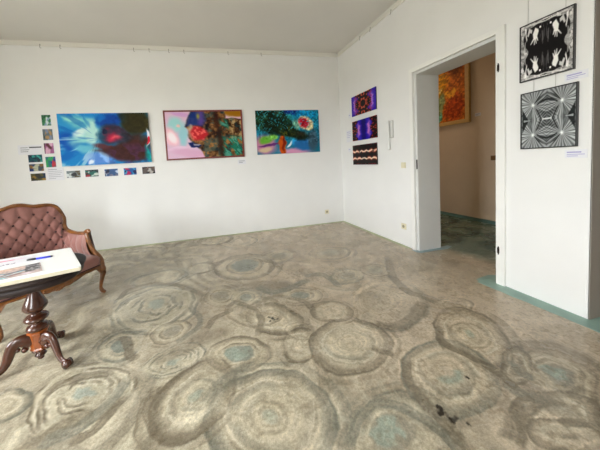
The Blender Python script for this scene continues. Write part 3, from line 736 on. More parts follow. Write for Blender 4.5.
def art_orange(u, v):
    b = np.zeros(u.shape + (3,)); b[:] = np.array([186, 112, 50]) / 255
    L = [(.75, .2, .3, .3, 0, (172, 82, 40), .5), (.3, .75, .3, .3, 0, (205, 150, 40), .5), (.8, .9, .2, .15, 0, (120, 74, 30), .5), (.1, .3, .12, .25, 0, (184, 84, 44), .5), (.65, .5, .2, .08, 15, (228, 160, 60), .5), (.35, .3, .13, .3, -25, (140, 152, 104), .4), (.3, .1, .14, .1, 0, (110, 170, 140), .4), (.27, .42, .05, .06, 0, (50, 84, 120), .4), (.38, .62, .06, .05, 0, (230, 205, 130), .5)]
    b = blobs(b, u, v, L, .12, 81, 1.0); n = fbm(u * 24, v * 34, 82, 3); return np.clip(b * (1 + (n - .5)[..., None] * .8), 0, 1)

hung('wall_painting', 'back', -4.945, -3.605, 1.430, 2.265, art_sky_bird, 'large unframed canvas of blue and white strokes with a red cheeked dark bird', 'painting', t=.035, nx=240, nz=150)
hung('wall_painting', 'back', -3.365, -1.997, 1.438, 2.300, art_red_bird, 'large painting of a brown bird with a red eye patch in a red brown frame', 'painting', fw=.028, t=.03, fmat=M['redframe'], nx=240, nz=150)
hung('wall_painting', 'back', -1.748, -.475, 1.457, 2.281, art_branch_bird, 'unframed painting of dark green branch, teal bird and orange post, rightmost on back wall', 'painting', t=.02, nx=220, nz=140)
G = 'kaleidoscope prints stacked beside the intercom'
hung('wall_print', 0.0, -.452, -1.120, 2.047, 2.396, kal1, 'purple edged kaleidoscope print with dark orange centre, topmost of the three stacked', 'picture', G, t=.018, m='gloss', nx=120, nz=70, bodym='blackframe')
hung('wall_print', 0.0, -.450, -1.120, 1.601, 1.954, kal2, 'kaleidoscope print with violet blue middle and dark orange sides, middle of three stacked', 'picture', G, t=.018, m='gloss', nx=120, nz=70, bodym='blackframe')
hung('wall_print', 0.0, -.440, -1.105, 1.168, 1.520, kal3, 'black print with two zigzag rows of white flames, lowest of the three stacked', 'picture', G, t=.018, m='gloss', nx=120, nz=70, bodym='blackframe')
G = 'black and white framed graphics right of the doorway'
hung('framed_graphic', 0.0, -2.952, -3.273, 1.851, 2.311, bw_hands, 'framed graphic of mirrored white hands on black, upper one right of the doorway', 'picture', G, fw=.008, t=.022, fmat=M['blackframe'], m='gloss', nx=150, nz=200, bodym='blackframe')
hung('framed_graphic', 0.0, -2.960, -3.293, 1.286, 1.755, bw_fans, 'framed grey graphic of four mirrored ray fans, lower one right of the doorway', 'picture', G, fw=.008, t=.022, fmat=M['blackframe'], m='gloss', nx=150, nz=200, bodym='blackframe')
# painting in the next room
r = hung('wall_painting', 2.09, -.02, -.955, 1.83, 3.02, art_orange, 'orange and red abstract painting in a pale gold frame, hanging in the next room', 'painting', fw=.07, t=.05, fmat=M['goldframe'], nx=110, nz=140)

# small photo prints beside and below the big blue painting
PAL = dict(
    green=[(60, 120, 80), (190, 200, 200), (30, 80, 50), (130, 150, 170)], grey=[(96, 106, 110), (60, 70, 60), (160, 130, 90), (120, 130, 150)],
    pink=[(150, 90, 130), (60, 60, 70), (200, 160, 180), (90, 40, 40)], teal=[(30, 110, 110), (20, 60, 130), (170, 40, 60), (40, 150, 90)],
    dteal=[(24, 84, 90), (10, 50, 60), (60, 150, 140), (20, 60, 80)], brown=[(70, 80, 90), (30, 60, 110), (130, 100, 60), (170, 170, 150)],
    olive=[(90, 86, 50), (40, 60, 80), (150, 120, 60), (60, 60, 50)], pale=[(120, 130, 130), (40, 40, 44), (200, 205, 205), (90, 80, 60)],
    red=[(40, 60, 60), (150, 40, 50), (190, 200, 190), (30, 100, 90)], blue=[(60, 90, 130), (190, 200, 215), (30, 40, 70), (110, 110, 130)], bred=[(24, 90, 150), (170, 40, 90), (20, 40, 90), (70, 150, 190)],
    sepia=[(90, 80, 76), (40, 36, 34), (170, 165, 160), (110, 90, 80)])
SP = [(-5.176, -5.041, 2.083, 2.261, 'green', 'green and white bird', 'topmost in the column left of the blue painting'),
      (-5.182, -5.035, 1.857, 2.039, 'grey', 'grey brown', 'second in the column left of the blue painting'),
      (-5.184, -5.042, 1.642, 1.819, 'pink', 'pink and brown', 'third in the column left of the blue painting'),
      (-5.183, -5.035, 1.425, 1.603, 'teal', 'teal and red', 'lowest in the column left of the blue painting'),
      (-5.413, -5.213, 1.516, 1.645, 'dteal', 'dark teal', 'top of the three sideways prints at the far left'),
      (-5.414, -5.208, 1.374, 1.500, 'brown', 'blue and brown', 'middle of the three sideways prints at the far left'),
      (-5.407, -5.195, 1.224, 1.350, 'olive', 'olive and ochre', 'bottom of the three sideways prints at the far left'),
      (-4.914, -4.707, 1.237, 1.360, 'pale', 'black and pale grey', 'leftmost in the row under the blue painting'),
      (-4.648, -4.443, 1.235, 1.360, 'red', 'dark green and red', 'second in the row under the blue painting'),
      (-4.362, -4.151, 1.225, 1.355, 'blue', 'pale blue and navy', 'middle of the row under the blue painting'),
      (-4.070, -3.862, 1.225, 1.354, 'bred', 'bright blue and crimson', 'fourth in the row under the blue painting'),
      (-3.782, -3.567, 1.226, 1.357, 'sepia', 'dark sepia', 'rightmost in the row under the blue painting')]
for i, (a0, a1, z0, z1, pal, look, where) in enumerate(SP):
    hung('photo_print', 'back', a0, a1, z0, z1, mini(100 + i * 3, PAL[pal]), 'small %s photo print, %s' % (look, where), 'photo print', 'small photo prints around the big blue painting', t=.004, m='gloss', nx=36, nz=30, inset=.006, bodym='paper')

# cards with writing too small to read
def card(name, wall, a0, a1, z0, z1, lines, label, group, inkm='ink'):
    loc = centre(a0, a1, z0, wall); r = empty(name, loc, 0, label, 'label card', group)
    T = Matrix.Translation(Vector([-q for q in loc])); A0, A1 = min(a0, a1), max(a0, a1); s = 1 if a1 > a0 else -1
    def b(n_, p0, p1, q0, q1, d0, d1, m):
        p0, p1 = sorted((p0, p1)); bm = bmesh.new()
        if wall == 'back': add_box(bm, p0, p1, -d1, -d0, q0, q1)
        else: add_box(bm, wall - d1, wall - d0, p0, p1, q0, q1)
        o = from_bm(n_, bm, m, r); o.data.transform(T)
    b('card', A0, A1, z0, z1, -.001, .003, M['paper'])
    W = abs(a1 - a0); Hh = z1 - z0
    for (l0, l1, f, th) in lines:
        q = z0 + Hh * f; b('text_line', a0 + s * W * l0, a0 + s * W * l1, q - Hh * th / 2, q + Hh * th / 2, .003, .0036, M[inkm])
    return r
GL = 'white label cards beside the pictures'
card('label_card', 'back', -5.531, -5.199, 1.648, 1.794, [(.45, .95, .74, .13), (.1, .4, .72, .05), (.1, .45, .5, .05), (.1, .4, .3, .05)], 'wide white text card left of the column of small photo prints', GL, 'blackink')
card('label_card', 'back', -5.177, -4.947, 1.216, 1.421, [(.08, .6, .86, .04), (.08, .9, .72, .03), (.08, .9, .58, .03), (.08, .8, .44, .03), (.08, .9, .3, .03), (.08, .5, .16, .03)], 'squarish white text card under the upright column of small photo prints', GL)
card('label_card', 'back', -2.129, -1.973, 1.300, 1.393, [(.15, .85, .65, .12), (.15, .6, .35, .12)], 'small white label below the right corner of the red brown framed bird painting', GL)
card('label_card', 0.0, -3.216, -3.334, 1.773, 1.832, [(.1, .75, .7, .16), (.1, .9, .45, .08), (.1, .6, .25, .08)], 'white label at the lower right corner of the white hands graphic', GL, 'violink')
card('label_card', 0.0, -3.223, -3.338, 1.200, 1.263, [(.1, .75, .7, .16), (.1, .9, .45, .08), (.1, .6, .25, .08)], 'white label below the grey ray fan graphic, lowest beside the doorway', GL, 'violink')
card('label_card', 0.0, -.315, -.382, 2.046, 2.130, [(.15, .85, .6, .12)], 'tiny label left of the topmost kaleidoscope print', GL, 'violink')
card('label_card', 0.0, -.218, -.390, 1.600, 1.825, [(.15, .85, .85, .04), (.15, .85, .7, .03), (.15, .85, .55, .03), (.15, .7, .4, .03)], 'upright white text card left of the middle kaleidoscope print', GL, 'violink')
card('label_card', 0.0, -.268, -.353, 1.416, 1.490, [(.15, .85, .6, .12)], 'tiny label left of the lowest kaleidoscope print', GL, 'violink')
card('label_card', 2.09, -1.025, -1.12, 1.91, 1.965, [(.1, .85, .65, .14), (.1, .6, .35, .12)], 'small label card right of the orange painting in the next room', GL)

# hooks and cords on the rails
def hook(wall, a, label):
    bm = bmesh.new(); p = (lambda q, d, z: (q, -d, z)) if wall == 'back' else (lambda q, d, z: (-d, q, z))
    add_tube(bm, [p(a, .027, 3.325), p(a, .032, 3.30), p(a, .034, 3.28), p(a + .01, .034, 3.268), p(a + .018, .034, 3.275)], [.003, .004, .0045, .003, .002], 8, 4)
    add_box(bm, *( (a - .006, a + .006, -.03, -.0245) if wall == 'back' else (-.03, -.0245, a - .006, a + .006)), 3.312, 3.332)
    o = from_bm('picture_hook', bm, M['hook'], None, True); tag(o, label, 'hook', 'hooks on the picture rails')
HB = [(-5.07, 'small hook on the back rail, above the left text card'), (-4.80, 'hook on the back rail, above the left end of the blue painting'), (-3.74, 'hook on the back rail, above the right end of the blue painting'), (-3.50, 'hook on the back rail, above the gap right of the blue painting'), (-3.19, 'hook, left of the two on the back rail above the red framed painting'),
      (-2.94, 'hook, right of the two on the back rail above the red framed painting'), (-2.18, 'hook on the back rail, above the right end of the red framed painting'), (-1.57, 'small hook on the back rail, above the left end of the branch painting')]
for a, l in HB: hook('back', a, l)
for a, l in [(-.78, 'small hook on the right rail, over the kaleidoscope prints'), (-1.05, 'small hook on the right rail, second from the room corner'), (-1.50, 'small hook on the right rail, third from the room corner')]: hook('right', a, l)
def cord(y, z0, z1, label):
    bm = bmesh.new(); add_tube(bm, [(-.008, y, z0), (-.008, y, z1)], [.0016, .0016], 6, smooth=False)
    tag(from_bm('hanging_cord', bm, M['cord']), label, 'cord', 'thin cords holding the black and white graphics')
cord(-3.0, 2.311, 3.308, 'thin cord rising from the top left of the white hands graphic')
cord(-3.22, 2.311, 3.308, 'thin cord rising from the top right of the white hands graphic')
cord(-3.04, 1.756, 1.850, 'short cord between the two black and white graphics, left one')
cord(-3.17, 1.756, 1.850, 'short cord between the two black and white graphics, right one')

# wall fittings
def socket(loc, rz, label):
    r = empty('wall_socket', loc, rz, label, 'socket')          # local -y faces the room
    bm = bmesh.new(); add_box(bm, -.042, .042, -.012, -.001, -.042, .042, .004); from_bm('cover_plate', bm, M['beige'], r)
    bm = bmesh.new(); add_tube(bm, [(0, -.0122, 0), (0, -.0126, 0)], [.022, .022], 24, smooth=False); o = from_bm('plug_well', bm, M['beige2'], r)
    bm = bmesh.new()
    for s in (-1, 1): add_tube(bm, [(s * .0095, -.0125, 0), (s * .0095, -.014, 0)], [.0035, .0035], 8, smooth=False)
    from_bm('contact_hole', bm, M['iron'], o)
socket((-.378, 0, .232), 0, 'ivory power socket low on the back wall near the corner')
socket((0, -1.615, .28), -PI / 2, 'ivory power socket low on the right wall beside the doorway')
def switch(loc, rz, label, m, kk=1.0):
    r = empty('light_switch', loc, rz, label, 'switch')
    bm = bmesh.new(); add_box(bm, -.04, .04, -.011, -.001, -.04, .04, .004); from_bm('cover_plate', bm, M[m], r)
    bm = bmesh.new(); add_box(bm, -.027, .027, -.016, -.0112, -.027, .027, .003); from_bm('rocker', bm, M[m], r)
switch((0, -1.635, 1.152), -PI / 2, 'ivory light switch on the right wall beside the doorway', 'beige')
switch((2.09, -1.32, 1.155), -PI / 2, 'brown light switch on the wall of the next room', 'brown')

r = empty('intercom_phone', (0, -1.40, 1.38), -PI / 2, 'slim white intercom handset on the right wall between prints and doorway', 'intercom')
bm = bmesh.new(); add_box(bm, -.026, .064, -.014, 0, .175, .43, .005); from_bm('wall_base', bm, M['base_shade'], r)
bm = bmesh.new(); add_tube(bm, [(-.004, -.034, .432), (-.004, -.040, .40), (-.004, -.036, .36), (-.004, -.034, .28), (-.004, -.034, .20), (-.006, -.036, .14), (-.008, -.038, .07), (-.008, -.034, .02), (-.008, -.03, .0)], [.014, .022, .017, .0145, .014, .017, .024, .024, .014], 12, 5, flat=.85, up=(1, 0, 0)); from_bm('handset', bm, M['white'], r, True)
bm = bmesh.new(); add_box(bm, .030, .058, -.030, -.0145, .185, .42, .004); from_bm('speaker_block', bm, M['white'], r)

# ------------------------------------------------------------------ the settee (local x = width, y = depth to the back, z up)
SA = math.atan2(.763, .646)
sofa = empty('settee', (-4.136, -1.95, 0), SA, 'antique rose velvet settee with buttoned back and carved honey brown wooden frame', 'settee')
HB_ = [  # boundary (s,d,z)            bottom (s,d)
    ((0, .690, 1.000), (0, .60)), ((.06, .690, .990), (.05, .60)), ((.125, .688, .968), (.105, .60)), ((.20, .685, .960), (.165, .598)), ((.265, .680, .958), (.22, .59)),
    ((.325, .670, .930), (.265, .58)), ((.362, .660, .868), (.30, .565)), ((.385, .650, .800), (.325, .545)), ((.380, .640, .742), (.345, .52)), ((.372, .622, .690), (.355, .50)),
    ((.385, .590, .645), (.362, .47)), ((.402, .530, .618), (.37, .42)), ((.408, .420, .612), (.375, .33)), ((.398, .280, .625), (.372, .22)), ((.375, .130, .652), (.368, .03))]
def half(n=70):
    w = np.linspace(0, 1, n); k = np.linspace(0, 1, len(HB_)); B = np.array([h[0] for h in HB_]); T = np.array([h[1] for h in HB_])
    # smooth interpolation through the control points
    Bc, _ = catmull(list(B), [1] * len(B), 8); Tc, _ = catmull([(a, b, 0) for a, b in T], [1] * len(T), 8)
    kk = np.linspace(0, 1, len(Bc)); Bc = np.array(Bc); Tc = np.array(Tc)
    L = np.concatenate([[0], np.cumsum(np.linalg.norm(np.diff(Bc, axis=0), axis=1))]); L /= L[-1]
    return np.stack([np.interp(w, L, Bc[:, i]) for i in range(3)], -1), np.stack([np.interp(w, L, Tc[:, i]) for i in range(2)], -1)
Bh, Th = half(90)
mir = np.array([-1, 1, 1]); Bd = np.concatenate([Bh[:0:-1] * mir, Bh]); Tt = np.concatenate([Th[:0:-1] * mir[:2], Th])
mid_plan = (Bd[:, :2] + Tt) / 2
plen = np.concatenate([[0], np.cumsum(np.linalg.norm(np.diff(mid_plan, axis=0), axis=1))]); plen -= plen[len(plen) // 2]
tan = np.gradient(mid_plan, axis=0); tan /= np.linalg.norm(tan, axis=1)[:, None]
nrm = np.stack([tan[:, 1], -tan[:, 0]], -1)                # towards the sitter
ker = np.ones(9) / 9
nrm = np.stack([np.convolve(np.pad(nrm[:, i], 4, 'edge'), ker, 'valid') for i in range(2)], -1)
DX, DZr, ZT = .112, .074, .885
def tuft(p, z):
    q = z - ZT; A = p / DX + q / (2 * DZr); B = p / DX - q / (2 * DZr)
    dia = np.abs(np.sin(PI * A) * np.sin(PI * B)) ** .42
    top = np.abs(np.sin(PI * p / DX)) ** .6
    arm = np.abs(np.sin(PI * (p / .15))) ** .5
    t = np.where(q > 0, top, dia)
    armk = sm(.50, .58, np.abs(p)); return t * (1 - armk) + arm * armk * .9
nv = 64; V = np.linspace(0, 1, nv); n_w = len(Bd); rows = []
for v in V:
    z = .385 + (Bd[:, 2] - .385) * v; pl = Tt + (Bd[:, :2] - Tt) * v ** 1.1
    dep = .026 * tuft(plen, z) * np.sqrt(np.clip(np.sin(PI * min(.98, v * .93 + .05)), 0, 1)) + .028 * math.sin(PI * min(1, v)) + .004
    rows.append(np.concatenate([pl + nrm * dep[:, None], z[:, None]], 1))
G_ = np.array(rows)
bm = bmesh.new(); vv = [[bm.verts.new(tuple(p)) for p in r_] for r_ in G_]
bk = [[bm.verts.new((Bd[j, 0] * v + Tt[j, 0] * (1 - v) - nrm[j, 0] * .028, Bd[j, 1] * v + Tt[j, 1] * (1 - v) - nrm[j, 1] * .028, .385 + (Bd[j, 2] - .385) * v)) for j in range(n_w)] for v in (0, .33, .66, 1)]
for a_, g_ in ((vv, False), (bk, True)):
    for r0, r1 in zip(a_, a_[1:]):
        for j in range(n_w - 1): bm.faces.new((r0[j], r0[j + 1], r1[j + 1], r1[j]))
for j in range(n_w - 1): bm.faces.new((vv[-1][j], vv[-1][j + 1], bk[-1][j + 1], bk[-1][j])); bm.faces.new((vv[0][j], vv[0][j + 1], bk[0][j + 1], bk[0][j]))
back = from_bm('backrest', bm, M['velvet'], sofa, True)
# buttons in the tufts
Nb = 0
for row in range(0, 7):
    z = ZT - row * DZr; off = 0 if row % 2 == 0 else DX / 2
    for k_ in range(-4, 5):
        p = k_ * DX + off
        if abs(p) > .46 or z < .43: continue
        j = int(np.argmin(np.abs(plen - p)))
        if Bd[j, 2] - z < .05: continue
        v = (z - .385) / (Bd[j, 2] - .385); i = int(round(v * (nv - 1))); c = G_[i, j]
        bm = bmesh.new(); add_ball(bm, (c[0] + nrm[j, 0] * .002, c[1] + nrm[j, 1] * .002, c[2]), .0115, 10)
        from_bm('button', bm, M['button'], back, True); Nb += 1

# wooden frame that follows the crest, sweeps down and runs along the arms
bm = bmesh.new()
path = [tuple(p + np.array([0, 0, .008])) for p in Bd[::4]]
rad = [.0185 + .003 * math.sin(i * .9) ** 2 for i in range(len(path))]
add_tube(bm, path, rad, 12, 2, flat=1.25)
for s in (-1, 1):
    add_ball(bm, (s * .372, .125, .668), .026, 14, (1, 1.1, .9))
    add_tube(bm, [(s * .378, .19, .655), (s * .370, .13, .676), (s * .366, .095, .682), (s * .368, .075, .665)], [.02, .024, .02, .012], 12, 5)
    # front support : sweeps forward and out to the knee
    add_tube(bm, [(s * .368, .13, .655), (s * .360, .115, .600), (s * .366, .095, .53), (s * .380, .065, .46), (s * .402, .03, .405), (s * .418, .01, .35), (s * .418, 0, .30)], [.026, .025, .024, .026, .027, .028, .031], 12, 5, flat=.9)
from_bm('backrest_frame', bm, M['sofa_wood'], sofa, True)
bm = bmesh.new()      # carved crest ornament
for k_ in range(-4, 5): add_ball(bm, (k_ * .022,   .672, 1.014 - abs(k_) * .004), .012 - abs(k_) * .0012, 10, (1, .7, 1.1))
for s in (-1, 1): add_tube(bm, [(s * .09, .672, .992), (s * .12, .668, .978), (s * .15, .668, .970), (s * .165, .668, .958), (s * .15, .668, .952)], [.009, .011, .010, .007, .005], 8, 4)
from_bm('crest_carving', bm, M['sofa_wood'], sofa, True)

def outline(ins, z, n=28):
    """seat outline, pulled in by ins"""
    pts = []
    for t in np.linspace(-1, 1, n): pts.append((t * (.385 - ins), -.012 - .035 * (1 - t * t) + ins, z))
    for t in np.linspace(0, 1, 12)[1:]: pts.append((.385 - ins - .03 * t, .02 + ins + t * .40, z))
    for t in np.linspace(0, 1, 12)[1:-1]: pts.append(((.355 - ins) * math.cos(t * PI / 2) ** .7, .42 + ins * .2 + (.17 - ins) * math.sin(t * PI / 2), z))
    m_ = [(-x, y, zz) for x, y, zz in pts[n:][::-1]]
    return pts + [(0, .59 - ins, z)] + m_
bm = bmesh.new()
add_loft(bm, [outline(.004, .300), outline(-.006, .325), outline(-.010, .36), outline(-.006, .395), outline(.008, .415), outline(.03, .427), outline(.09, .437), outline(.17, .441), outline(.26, .442)])
seat = from_bm('seat', bm, M['velvet'], sofa, True)
bm = bmesh.new(); lp = outline(-.008, .317); add_tube(bm, lp[:28], [.006] * 28, 8, 1, smooth=False); from_bm('piping', bm, M['button'], seat, True)

# serpentine wooden seat rail
bm = bmesh.new(); ns = 61; rowsF = []
for i in range(ns):
    s = -.405 + .81 * i / (ns - 1); a = abs(s)
    zb = .252 + .034 * float(sm(.10, .26, a)) - .075 * float(sm(.33, .405, a)) - .012 * math.exp(-(s / .05) ** 2)
    zt = .312 + .006 * math.cos(s * 12); d = -.018 - .036 * (1 - (s / .405) ** 2)
    prof = [(d + .03, zt), (d + .002, zt), (d - .008, zt - .010), (d - .004, zt - .022), (d - .006, zb + .016), (d - .012, zb + .006), (d - .002, zb), (d + .026, zb + .004)]
    rowsF.append([bm.verts.new((s, y, z)) for y, z in prof])
for r0, r1 in zip(rowsF, rowsF[1:]):
    for j in range(8): bm.faces.new((r0[j], r0[(j + 1) % 8], r1[(j + 1) % 8], r1[j]))
bm.faces.new(rowsF[0]); bm.faces.new(rowsF[-1][::-1])
for s in (-1, 1):   # side rails and back rail
    add_tube(bm, [(s * .405, .0, .285), (s * .392, .25, .285), (s * .372, .44, .285), (s * .33, .53, .285)], [.024] * 4, 8, 5, flat=.7)
add_tube(bm, [(-.33, .53, .285), (-.2, .58, .285), (0, .60, .285), (.2, .58, .285), (.33, .53, .285)], [.024] * 5, 8, 5, flat=.7)
rl = from_bm('seat_rail', bm, M['sofa_wood'], sofa, True)
bm = bmesh.new()
for k_ in range(-3, 4): add_ball(bm, (k_ * .019, -.062 + abs(k_) * .001, .256 - .010 * math.cos(k_ * .9)), .013, 10, (1, .7, 1))
for s in (-1, 1): add_tube(bm, [(s * .05, -.062, .262), (s * .085, -.061, .258), (s * .115, -.060, .272), (s * .10, -.06, .285), (s * .085, -.06, .276)], [.010, .011, .009, .006, .004], 8, 4)
from_bm('carving', bm, M['sofa_wood'], rl, True)

for s in (-1, 1):
    bm = bmesh.new()     # cabriole front leg
    add_tube(bm, [(s * .404, .006, .315), (s * .416, -.004, .272), (s * .418, -.008, .225), (s * .405, -.002, .165), (s * .392, .004, .105), (s * .386, .004, .06), (s * .392, -.006, .032), (s * .402, -.018, .014)], [.030, .033, .030, .022, .0175, .0175, .021, .0135], 14, 5)
    add_ball(bm, (s * .404, -.020, .018), .0175, 12); add_ball(bm, (s * .414, -.022, .262), .018, 10, (1, .8, 1.3))
    from_bm('front_leg', bm, M['sofa_wood'], sofa, True)
    bm = bmesh.new()
    add_tube(bm, [(s * .335, .535, .40), (s * .335, .54, .30), (s * .337, .56, .20), (s * .34, .60, .10), (s * .345, .655, .012)], [.024, .025, .021, .018, .016], 10, 5)
    from_bm('rear_leg', bm, M['sofa_wood'], sofa, True)

# ------------------------------------------------------------------ the pedestal table
TA = math.atan2(.272, .962); TL = (-3.905, -2.6, 0)
tb = empty('pedestal_table', TL, TA, 'dark mahogany oval pedestal table on three scrolled legs in front of the settee', 'table')
def oval(a, b, z, n=2.5, m_=64):
    return [(a * abs(math.cos(t)) ** (2 / n) * (1 if math.cos(t) >= 0 else -1), b * abs(math.sin(t)) ** (2 / n) * (1 if math.sin(t) >= 0 else -1), z) for t in [2 * PI * i / m_ for i in range(m_)]]
bm = bmesh.new(); add_loft(bm, [oval(.292, .276, .640, 2.3), oval(.302, .285, .643, 2.3), oval(.308, .290, .650, 2.3), oval(.308, .290, .657, 2.3), oval(.302, .284, .664, 2.3), oval(.292, .275, .6685, 2.3), oval(.275, .26, .669, 2.3)])
from_bm('tabletop', bm, M['top_wood'], tb, True)
bm = bmesh.new(); add_loft(bm, [oval(.27, .245, .590), oval(.285, .262, .594), oval(.290, .270, .606), oval(.290, .270, .6395)]); from_bm('apron', bm, M['top_wood'], tb, True)
bm = bmesh.new()
add_lathe(bm, [(.06, .5955), (.062, .585), (.045, .578), (.034, .565), (.031, .53), (.033, .505), (.043, .475), (.056, .445), (.067, .418), (.069, .403), (.060, .386), (.044, .372), (.030, .362), (.029, .354), (.036, .350), (.054, .343), (.066, .332),
               (.069, .322), (.062, .311), (.046, .301), (.034, .293), (.036, .284), (.052, .277), (.060, .266), (.062, .256), (.058, .247), (.050, .240)], 36)
from_bm('column', bm, M['table_wood'], tb, True)
bm = bmesh.new()
add_loft(bm, [[(r * math.cos(2 * PI * j / 8 + .39), r * math.sin(2 * PI * j / 8 + .39), z) for j in range(8)] for r, z in ((.048, .2425), (.060, .236), (.060, .226), (.050, .220), (.047, .12), (.052, .112), (.046, .102))])
from_bm('hub', bm, M['hub_wood'], tb)
bm = bmesh.new(); add_lathe(bm, [(.040, .1015), (.044, .094), (.036, .086), (.020, .080), (.018, .074), (.030, .066), (.034, .058), (.028, .050), (.013, .045), (.017, .038), (.018, .031), (.010, .024)], 24); from_bm('pendant', bm, M['table_wood'], tb, True)
for a in (-28, 92, 208):
    t = math.radians(a) - TA; c, s = math.cos(t), math.sin(t); R_ = lambda r, z, o=0: (r * c - o * s, r * s + o * c, z)
    bm = bmesh.new()
    add_tube(bm, [R_(.035, .165), R_(.065, .188), R_(.10, .196), R_(.13, .178), R_(.148, .140), R_(.162, .098), R_(.18, .062), R_(.205, .040), R_(.232, .038)], [.046, .044, .037, .034, .032, .028, .024, .021, .017], 14, 5, flat=.6)
    add_tube(bm, [R_(.245, .029, -.022), R_(.245, .029, .022)], [.027, .027], 16, smooth=False); add_tube(bm, [R_(.245, .029, -.026), R_(.245, .029, .026)], [.015, .015], 12, smooth=False)
    add_ball(bm, R_(.075, .128), .020, 12, (1, 1, 1)); add_ball(bm, R_(.108, .142), .014, 10)
    from_bm('leg', bm, M['table_wood'], tb, True)

# things lying on the table, all in the table's own frame
def on_table(name, label, cat, z=.0, group=None): return empty(name, (TL[0], TL[1], z), TA, label, cat, group)
bk_ = on_table('thick_book', 'thick white book with cream page edges lying flat on the pedestal table', 'book', .6700)
Q = [(-.325, -.268), (.325, -.268), (.172, .292), (-.325, .292)]
def rquad(Q, r, z, n=6):
    out = []; Q = [np.array(q, float) for q in Q]
    for i, q in enumerate(Q):
        a = Q[i - 1] - q; b = Q[(i + 1) % 4] - q; a /= np.linalg.norm(a); b /= np.linalg.norm(b)
        for t in np.linspace(0, 1, n): p = (1 - t) ** 2 * (q + a * r) + 2 * t * (1 - t) * q + t * t * (q + b * r); out.append((p[0], p[1], z))
    return out
sc = lambda k: [(x - math.copysign(k, x), y - math.copysign(k, y)) for x, y in Q]
bm = bmesh.new(); add_loft(bm, [rquad(sc(.004), .014, .0), rquad(sc(.001), .016, .003), rquad(sc(.001), .016, .022), rquad(sc(.004), .014, .0245)]); from_bm('pages', bm, M['blockside'], bk_)
bm = bmesh.new(); add_loft(bm, [rquad(sc(.0), .018, .0246), rquad(sc(.0), .018, .0285), rquad(sc(.003), .016, .0300)]); from_bm('cover', bm, M['block'], bk_)
ZB = .7001
def sheet(name, label, cat, quad, z, fn, nx, ny, group=None):
    r = on_table(name, label, cat, z, group); q = [np.array(p, float) for p in quad]
    u, v = np.meshgrid(np.linspace(0, 1, nx), np.linspace(0, 1, ny)); P = np.zeros(u.shape + (3,))
    for i in range(2): P[..., i] = (q[3][i] * (1 - u) + q[2][i] * u) * (1 - v) + (q[0][i] * (1 - u) + q[1][i] * u) * v
    P[..., 2] = .0016
    bm = bmesh.new(); add_poly(bm, [(p[0], p[1], 0.0002) for p in q], (0, 0, .0012)); from_bm('paper', bm, M['paper'], r)
    link('printed_side', grid_mesh('printed_side', P, fn(u, v)), M['gloss'], r); return r
def leaf1(u, v):
    b = np.zeros(u.shape + (3,)); b[:] = np.array([196, 176, 170]) / 255
    L = [(.3, .85, .5, .12, 0, (222, 190, 170), .4), (.15, .15, .2, .12, 0, (120, 100, 110), .4), (.45, .25, .3, .1, 0, (150, 120, 120), .4), (.5, .5, .4, .05, -6, (120, 160, 180), .4), (.25, .4, .25, .08, 0, (226, 214, 214), .4), (.1, .5, .12, .2, 0, (110, 84, 84), .4),
         (.78, .12, .1, .07, 0, (230, 214, 224), .4), (.35, .1, .2, .05, 0, (140, 220, 230), .4)]
    b = blobs(b, u, v, L, .05, 91, 1.3)
    for (x0, y0, x1, y1, c, w) in ((.45, .45, .98, .62, (40, 44, 50), .03), (.2, .1, .7, .42, (190, 226, 232), .03), (.05, .25, .55, .38, (90, 60, 62), .03)):
        d = np.abs((y1 - y0) * (u - x0) - (x1 - x0) * (v - y0)) / math.hypot(x1 - x0, y1 - y0); b = mixc(b, c, (1 - sm(w * .5, w, d)) * sm(x0 - .03, x0, u) * sm(x1 + .03, x1, u))
    g = sm(.74, .75, u) * sm(.26, .27, v) * sm(.985, .975, u); tex = fbm(u * 26, v * 20, 93); b = mixc(b, (104, 104, 108), g * .9); b = mixc(b, (170, 168, 170), g * sm(.5, .62, tex)); b = mixc(b, (50, 50, 56), g * sm(.5, .62, 1 - tex))
    b = b * (.82 + .36 * fbm(u * 30, v * 16, 94))[..., None]; return np.clip(b, 0, 1)
def leaf2(u, v):
    b = np.zeros(u.shape + (3,)); b[:] = np.array([236, 234, 238]) / 255
    b = mixc(b, (232, 84, 126), sm(.06, .03, np.abs(v - .72)) * sm(.62, .55, u)); b = mixc(b, (238, 190, 206), sm(.05, .02, np.abs(v - .72)) * sm(.60, .64, u) * sm(.86, .8, u))
    tx = sm(.45, .55, vnoise(u * 46, v * 9, 95)); b = mixc(b, (120, 104, 116), tx * sm(.08, .05, np.abs(v - .16)) * sm(.34, .36, u) * sm(.64, .62, u)); b = mixc(b, (50, 70, 220), sm(.10, .07, np.abs(v - .2)) * sm(.30, .28, u) * sm(.1, .14, u))
    b = mixc(b, (206, 206, 226), sm(.03, .01, np.abs((v - .42 + .1 * u) % .16 - .08)) * .5); return np.clip(b, 0, 1)
sheet('leaflet', 'leaflet covered with a pink, grey and pale blue photo collage on the white book', 'leaflet', [(-.235, -.030), (.052, .0), (.116, -.212), (-.215, -.245)], ZB, leaf1, 90, 70, 'printed leaflets on the white book')
sheet('leaflet', 'white leaflet with a hot pink bar on the white book, behind the photo leaflet', 'leaflet', [(-.30, .262), (-.045, .240), (.015, .085), (-.30, .055)], ZB, leaf2, 90, 60, 'printed leaflets on the white book')
pn = on_table('ballpoint_pen', 'blue and black ballpoint pen lying on the white book', 'pen', ZB)
def ppt(t, h=.0075): a = np.array([-.045, .100]); b = np.array([.108, .088]); p = a + (b - a) * t; return (p[0], p[1], h)
pp = []
def pen(name, t0, t1, r0, r1, m):
    bm = bmesh.new(); add_tube(bm, [ppt(t0), ppt(t1)], [r0, r1], 12, smooth=False); return from_bm(name, bm, M[m], pn, True)
